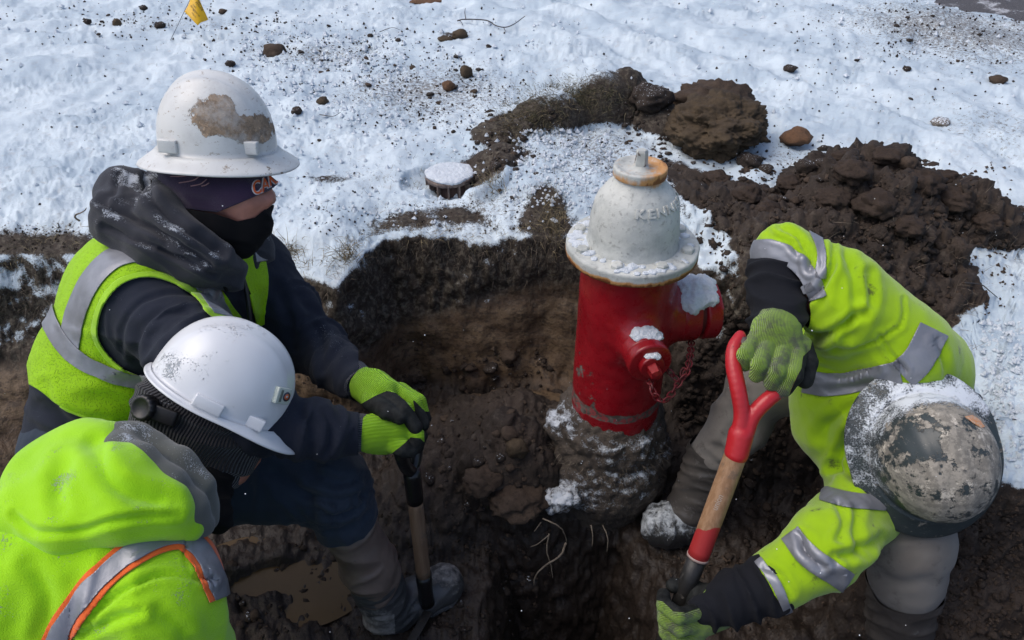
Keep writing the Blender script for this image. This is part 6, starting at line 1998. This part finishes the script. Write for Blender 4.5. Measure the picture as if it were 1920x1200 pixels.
tag(crumbs('snow_crumbs', 2600, mixpick(lambda: (random.uniform(0, 1900), random.uniform(5, 430)), lambda: (random.uniform(450, 1100), random.uniform(40, 420)), lambda: (random.uniform(1840, 1918), random.uniform(600, 880)), lambda: (random.uniform(960, 1150), random.uniform(240, 390)), lambda: (random.uniform(450, 760), random.uniform(60, 240))), M_SNOW, 4, 13), 'white snow crumbs lying on the snow cover', 'snow crumbs')
tag(crumbs('soil_bits', 2600, mixpick(lambda: (random.uniform(560, 1040), random.uniform(640, 1190)), lambda: (random.uniform(1240, 1640), random.uniform(560, 1190)), lambda: (random.uniform(1300, 1900), random.uniform(300, 600)), lambda: (random.uniform(1740, 1915), random.uniform(930, 1190))), M_CLOD, 4, 12), 'loose bits of soil on the heap and trench floor', 'soil bits')

def inpoly(poly):
    x0, y0 = np.min(poly, 0); x1, y1 = np.max(poly, 0)
    def f():
        while True:
            x, y = random.uniform(x0, x1), random.uniform(y0, y1)
            if polysd(np.array([x]), np.array([y]), poly)[0] > 0: return x, y
    return f
lumps('heap_crumble', 1000, inpoly([(1300, 330), (1420, 310), (1530, 330), (1580, 285), (1650, 262), (1740, 300), (1830, 360), (1915, 430), (1900, 480), (1790, 450), (1780, 620), (1500, 420), (1340, 500)]), M_SOIL, 4, 26, 'broken crumbs of dark soil all over the spoil heap', 'soil crumbs')
lumps('trench_crumble', 1200, mixpick(inpoly([(640, 760), (800, 700), (1000, 640), (1050, 720), (1000, 950), (860, 1000), (800, 860), (700, 880)]), inpoly([(560, 1000), (1000, 980), (1010, 1195), (430, 1195)]), inpoly([(1330, 560), (1400, 600), (1380, 700), (1260, 860), (1280, 700)]), inpoly([(1400, 780), (1620, 830), (1600, 1010), (1300, 1080)]), inpoly([(1760, 940), (1915, 930), (1915, 1195), (1760, 1195)])), M_SOIL, 4, 26, 'broken damp soil crumbs on the trench floor', 'soil crumbs')
lumps('turf_crumble', 320, mixpick(cl(930, 300, 28, 28), cl(960, 235, 30, 15), cl(1210, 215, 30, 25), cl(1260, 300, 30, 40), cl(1000, 215, 40, 12)), M_CLODD, 4, 22, 'dark soil crumbs along the torn turf', 'soil crumbs')
# dry grass and rootlets
def blades(name, n, place, mat, L0, L1, w=0.0011, droop=0.5, seg=4, kind='stuff', label=None, cat=None):
    Vs, Fs = [], []; k = 0
    for _ in range(n):
        p, d = place()
        d = nrm(d); L = random.uniform(L0, L1)
        s_ = nrm(np.cross(d, rng.normal(0, 1, 3)))
        cur = rng.normal(0, 1, 3) * .35
        P_ = np.array(p, float); D_ = d.copy(); row = []
        for i in range(seg + 1):
            ww = w * (1 - i / (seg + .3)); row.append(P_ + s_ * ww); row.append(P_ - s_ * ww)
            P_ = P_ + D_ * L / seg
            D_ = nrm(D_ + (np.array([0, 0, -droop]) + cur) / seg)
        Vs.append(np.array(row))
        Fs.append(np.array([[k + 2 * i, k + 2 * i + 1, k + 2 * i + 3, k + 2 * i + 2] for i in range(seg)])); k += 2 * (seg + 1)
    o = mesh_np(name, np.vstack(Vs), np.vstack(Fs), mat)
    tag(o, label, cat)
    return tag(o, kind=kind)
M_STRAW = simple('dry_winter_grass', (0.26, 0.205, 0.115), 0.8, var=0.4, sc=40, col2=(0.14, 0.115, 0.065))
M_GRASS = simple('dull_olive_grass', (0.085, 0.080, 0.040), 0.8, var=0.4, sc=40, col2=(0.15, 0.125, 0.075))
M_ROOT = simple('pale_rootlets', (0.19, 0.155, 0.115), 0.8, var=0.4, sc=50, col2=(0.09, 0.07, 0.05))
def on_px(pick, dirf):
    def f():
        px, py = pick(); g = gpix(px, py); return g - np.array([0, 0, .004]), dirf(g)
    return f
def rnd_dir(base, sp): return lambda g: np.array(base) + rng.normal(0, sp, 3)
def along_line(pts, sx, sy):
    pts = spline(np.array(pts, float), 10)
    return lambda: tuple(pts[random.randrange(len(pts))] + np.array([random.gauss(0, sx), random.gauss(0, sy)]))
lip = [(0, 485), (90, 440), (190, 440), (300, 430)]
lip2 = [(520, 455), (560, 490), (620, 490), (650, 470), (690, 440), (800, 430), (900, 440), (1000, 425), (1050, 395)]
blades('torn_grass', 3600, on_px(mixpick(cl(1020, 200, 40, 22), cl(1090, 180, 40, 16), cl(1130, 170, 30, 18), cl(985, 215, 30, 16), cl(1045, 175, 40, 10)), rnd_dir((-.5, -.45, .25), .55)), M_GRASS, .015, .045, w=.0012, label='clump of torn dry turf on the snow', cat='grass')
blades('straw_grass', 1700, on_px(mixpick(cl(1000, 210, 45, 22), cl(1080, 180, 45, 18), cl(960, 235, 20, 14)), rnd_dir((-.6, -.4, .2), .5)), M_STRAW, .02, .06, w=.0012, label='pale straw strands in the torn turf', cat='grass')
blades('lip_grass', 1500, on_px(mixpick(along_line(lip2, 8, 8), along_line(lip2, 14, 12), along_line(lip, 10, 10)), rnd_dir((0, -.6, .25), .6)), M_STRAW, .02, .07, w=.0010, droop=1.1, label='dry grass hanging over the trench edge', cat='grass')
blades('lip_roots', 3000, on_px(mixpick(along_line([(x, y + 45) for x, y in lip2], 12, 22), along_line([(x, y + 70) for x, y in lip], 14, 40), along_line([(x, y + 110) for x, y in lip], 14, 30), along_line([(x, y + 25) for x, y in lip2], 12, 12)), rnd_dir((0, -.7, -.4), .7)), M_ROOT, .012, .05, w=.0007, droop=.8, label='fine frosted roots in the top of the trench wall', cat='roots')
blades('snow_grass', 1300, on_px(mixpick(cl(1120, 290, 70, 45), cl(900, 380, 90, 20), cl(830, 330, 50, 20), cl(1020, 400, 20, 40), cl(700, 340, 120, 40), lambda: (random.uniform(150, 1150), random.uniform(40, 420))), rnd_dir((0, 0, .6), .8)), M_GRASS, .012, .04, w=.0009, label='short grass poking through thin snow', cat='grass')
blades('tuft_grass', 500, on_px(mixpick(cl(1035, 400, 10, 30), cl(1045, 440, 8, 20), cl(925, 345, 14, 8), cl(655, 480, 12, 10), cl(540, 470, 14, 12)), rnd_dir((-.1, -.3, .9), .5)), M_STRAW, .03, .08, w=.0012, droop=1.0, label='straw tufts at the trench edge left of the hydrant', cat='grass')
blades('heap_roots', 500, on_px(mixpick(cl(1700, 420, 100, 60), cl(1860, 450, 40, 40), cl(1800, 600, 20, 60), cl(1420, 420, 60, 40)), rnd_dir((0, -.6, .3), .7)), M_ROOT, .02, .07, w=.0007, label='rootlets sticking out of the spoil heap', cat='roots')
def block_root():
    a = random.uniform(0, 6.28); h = random.uniform(-.53, -.34)
    return np.array([hx - .02 + .17 * math.cos(a), hy + .17 * math.sin(a), h]), np.array([math.cos(a), math.sin(a), random.uniform(-.8, .5)]) + rng.normal(0, .4, 3)
blades('block_roots', 1500, block_root, M_ROOT, .010, .04, w=.0007, label='short roots on the soil block round the hydrant', cat='roots')

# thicker hanging roots, each one a thing
def root(pts, r0, r1, label):
    q = spline(np.array([P(*a) for a in pts]), 6)
    q = q + 0.002 * np.stack([vnoise(q * 60 + i * 9, i) for i in range(3)], 1)
    V, F = tube(q, np.linspace(r0, r1, len(q)), 7)
    return tag(mesh_np('root', V, F, M_ROOT), label, 'root')
root([(1018, 972, 1.93), (1045, 985, 1.91), (1058, 1000, 1.92), (1062, 1018, 1.94)], .0022, .001, 'uppermost pale root curling right from the hydrant soil block')
root([(1030, 1000, 1.93), (1025, 1030, 1.92), (1033, 1062, 1.92), (1036, 1084, 1.93)], .0022, .001, 'straight pale root hanging lowest from the hydrant soil block')
root([(1062, 1018, 1.93), (1050, 1042, 1.915), (1020, 1062, 1.91), (1004, 1080, 1.92), (1001, 1096, 1.93)], .0034, .0014, 'thickest hooked root on the left of the hydrant soil block')
root([(1030, 1002, 1.92), (1012, 1018, 1.90), (995, 1026, 1.9)], .002, .0009, 'short pale root pointing left from the hydrant soil block')
root([(1014, 980, 1.92), (1002, 996, 1.91)], .0016, .0008, 'stubby root at the top left of the hydrant soil block')
root([(1108, 985, 1.90), (1112, 1005, 1.89), (1110, 1025, 1.9)], .0015, .0008, 'thin dark root hanging in the middle of the soil block')
root([(1130, 985, 1.90), (1140, 1010, 1.89), (1138, 1035, 1.9)], .0015, .0008, 'thin root hanging right of the middle of the soil block')
root([(150, 415, 2.05), (140, 405, 2.04), (156, 397, 2.02), (162, 390, 2.0)], .003, .001, 'dry stalk leaning over the trench edge behind the navy hood')
# twig on the snow
def twig(pts, r, label):
    q = np.array([gpix(a, b) + np.array([0, 0, .008 + c]) for a, b, c in pts])
    V, F = tube(spline(q, 4), np.linspace(r, r * .5, (len(q) - 1) * 4 + 1), 6)
    return V, F
M_TWIG = simple('dark_twig_bark', (0.045, 0.04, 0.04), 0.8)
V, F = twig([(858, 43, .004), (872, 44, .015), (912, 47, .018), (930, 55, .012), (948, 58, .012), (965, 52, .014), (984, 40, .02)], .004, '')
tw = tag(mesh_np('twig', V, F, M_TWIG), 'thin forked dark twig lying on the snow near the top', 'twig')
for pp in ([(858, 43, .006), (864, 46, .01), (868, 50, .0)], [(874, 45, .016), (872, 36, .03), (873, 28, .03)], [(944, 57, .01), (948, 62, .0)]):
    V, F = twig(pp, .0028, ''); mesh_np('side_twig', V, F, M_TWIG, tw)
for k, (pp, lb) in enumerate([([(1805, 540, .01), (1835, 545, .012), (1850, 555, .01), (1868, 562, .0)], 'short thin twig on the snow bank at the right'), ([(600, 220, .004), (625, 224, .006), (640, 218, .01)], 'short twig below the brown angular clod'), ([(712, 64, .004), (735, 58, .01), (750, 60, .004)], 'short twig left of the forked twig')]):
    V, F = twig(pp, .002, ''); tag(mesh_np('twig', V, F, M_TWIG), lb, 'twig')

# ------------------------------------------------------------------ yellow marker flag on a wire
fb = gpix(318, 79)
zf = (fb - CO) @ CF
top = P(372, -34, zf * 0.975)
wd = nrm(top - fb)
flag = empty('marker_flag', fb, 'small yellow plastic marker flag on a thin leaning wire in the snow', 'marker flag')
V, F = tube(np.array([fb - wd * .03, fb + wd * np.linalg.norm(top - fb) * 1.0]), 0.0016, 6)
mesh_np('wire', V, F, simple('galvanised_wire', (0.16, 0.17, 0.18), 0.4, metal=0.7), flag)
def mat_flag():
    t = NT('yellow_flag_plastic'); n = t.noise(30, 3)
    c = t.mix(n, (0.78, 0.46, 0.004), (0.72, 0.38, 0.004))
    return t.set(c, 0.4, t.bump(n, 0.001), Transmission_Weight=0.0)
z0 = zf * .97
A_, B_, C_, D_ = P(347, 24, z0), P(369, -16, z0 * .99), P(378, -12, z0 * .98), P(373, 50, z0)
n = 14; V = []
c00, c10, c11, c01 = P(346, 22, z0), P(373, 50, z0 * 1.005), P(392, 38, z0 * 1.01), P(366, -22, z0)
for i in range(n):
    for j in range(n):
        u, v = i / (n - 1), j / (n - 1)
        p = (1 - u) * (1 - v) * c00 + u * (1 - v) * c10 + u * v * c11 + (1 - u) * v * c01
        V.append(p + CF * (-.02 * math.sin(u * 2.2) + .006 * math.sin(v * 5 + u * 3)) * 1.0)
V = np.array(V); i, j = np.meshgrid(np.arange(n - 1), np.arange(n - 1), indexing='ij')
F = np.stack([i * n + j, i * n + j + 1, (i + 1) * n + j + 1, (i + 1) * n + j], -1).reshape(-1, 4)
fo = mesh_np('flag_sheet', V, F, mat_flag(), flag)
fo.modifiers.new('thickness', 'SOLIDIFY').thickness = 0.0006
fbvh = BVHTree.FromPolygons(V.tolist(), tri_of(F).tolist())
M_INK = simple('dark_flag_ink', (0.16, 0.09, 0.02), 0.5)
M_INK2 = M_INK
for txt, sz, org, ang in (('GAS', 11, (369, 1), -52), ('PIPELINE', 5.4, (366, 5), -52), ('CALL', 4, (361, 9), -52), ('BEFORE YOU DIG', 3.4, (357, 11), -52), ('811', 5, (361, 19), -52), ('UTILITY', 3.6, (359, 24), -52)):
    flat_text_px(txt, sz, org, math.radians(ang), fbvh, 0.0015, M_INK, 'flag_print', fo, bold=0.01)

# ------------------------------------------------------------------ cast iron valve box top sunk in the turf
vb = gpix(845, 352); zb = (vb - CO) @ CF
vr = 47 * zb / FPX
vc = np.array([vb[0], vb[1] + 0.02, 0.0]); vtop = gz(vc[0], vc[1])[0] + 0.040
vtop = (CO + (vc[1] / (CP - (349 - 600) / -FPX * 0 * 0 + 0) * 0) )[2] * 0 + vtop
tilt = nrm([-0.06, -0.05, 1.0])
vbo = empty('valve_box', (vc[0], vc[1], vtop - .09), 'rusty cast iron valve box top with dark side pockets, capped with snow', 'valve box')
M_IRON = simple('rusty_cast_iron', (0.16, 0.12, 0.10), 0.7, var=0.5, sc=60, bump=0.0015, bsc=150, col2=(0.07, 0.05, 0.045))
M_IRONIN = simple('rusty_inner_pipe', (0.075, 0.042, 0.033), 0.8)
V, F = lathe(rnd(-.014, 0, vr, .003), (vc[0], vc[1], vtop), tilt, n=56); mesh_np('rim', V, F, M_IRON, vbo)
V, F = lathe([(-.11, vr * .80), (-.012, vr * .80), (-.012, vr * .2)], (vc[0], vc[1], vtop), tilt, n=48); mesh_np('inner_pipe', V, F, M_IRONIN, vbo)
for k in range(14):
    a = k * math.pi / 7 + .2
    s_, t_ = np.array([math.cos(a), math.sin(a), 0]), np.array([-math.sin(a), math.cos(a), 0])
    V, F = box(np.array([vc[0], vc[1], vtop - .055]) + s_ * vr * .9, vr * .22, .006, .09, axes=(s_, t_, (0, 0, 1)), bev=.0015)
    mesh_np('rib', V, F, M_IRON, vbo, smooth_sh=False)
snow_lump('snow_patch', [((vc[0] + a_ + random.uniform(-.006, .006), vc[1] + b_ + random.uniform(-.006, .006), vtop + .0005), (.022, .022, .005)) for a_, b_ in [(q * math.cos(g_), q * math.sin(g_)) for q, m_ in ((0, 1), (.026, 6), (.052, 12), (vr - .026, 17)) for g_ in np.linspace(0, 2 * math.pi, m_, endpoint=False)]], .004, .003, 'thin cap of trodden snow on the valve box', freq=80, seed=11)

# ------------------------------------------------------------------ road and puddle
xs = np.linspace(2.72, 12, 60); ys = np.concatenate([np.linspace(-12, 2, 20), np.linspace(2, 9, 120)[1:], np.linspace(9, 60, 20)[1:]])
X, Y = np.meshgrid(xs, ys, indexing='ij')
X = X + 0.05 * n2(X, Y, 2.0, 80) * (X < 2.9)
Z = 0.004 + 0.03 * smooth(2.9, 3.2, X) - 0.02 + 0.003 * n2(X, Y, 5, 81)
V = np.stack([X, Y, Z], -1).reshape(-1, 3); nc2, nr2 = X.shape
i, j = np.meshgrid(np.arange(nc2 - 1), np.arange(nr2 - 1), indexing='ij')
F = np.stack([i * nr2 + j, (i + 1) * nr2 + j, (i + 1) * nr2 + j + 1, i * nr2 + j + 1], -1).reshape(-1, 4)
t = NT('wet_asphalt'); nn = t.noise(140, 4, 0.7); n0 = t.noise(5, 4, .6)
c = t.mix(t.step(nn, .4, .65), (0.045, 0.040, 0.040), (0.11, 0.10, 0.098)); c = t.mix(t.step(t.math('ADD', n0, t.math('MULTIPLY', t.noise(60, 4, .7), .5)), .82, .95), c, (.45, .46, .48))
t.set(c, 0.6, t.bump(nn, .004))
tag(mesh_np('road', V, F, t.m), kind='structure')
pc_ = np.array([-0.64, 1.20, -0.590])
a = np.linspace(0, 2 * np.pi, 64, endpoint=False)
V = np.vstack([[pc_], pc_ + np.stack([np.cos(a) * .27, np.sin(a) * .16, 0 * a], 1)]); F = np.array([(0, k + 1, (k + 1) % 64 + 1) for k in range(64)])
t = NT('muddy_water'); t.set((0.10, 0.068, 0.036), 0.25, t.bump(t.noise(20, 2), .0015), Specular_IOR_Level=.12)
tag(mesh_np('puddle', V, F, t.m), kind='structure')

# snowflakes in the air
base = clod_mesh(3, 1, .1, 1.0)
Vs, Fs = [], []
for k in range(150):
    z = random.uniform(1.0, 2.6); p = P(random.uniform(0, 1920), random.uniform(0, 1200), z)
    r = random.uniform(.0005, .0012)
    if p[2] < -.4: continue
    Vs.append(base[0] * r + p); Fs.append(base[1] + len(Vs[0]) * (len(Vs) - 1))
fl_ = mesh_np('falling_snow', np.vstack(Vs), np.vstack(Fs), simple('snowflake', (.8, .83, .87), .7))
tag(fl_, 'tiny snowflakes falling through the air', 'snowflakes', kind='stuff')
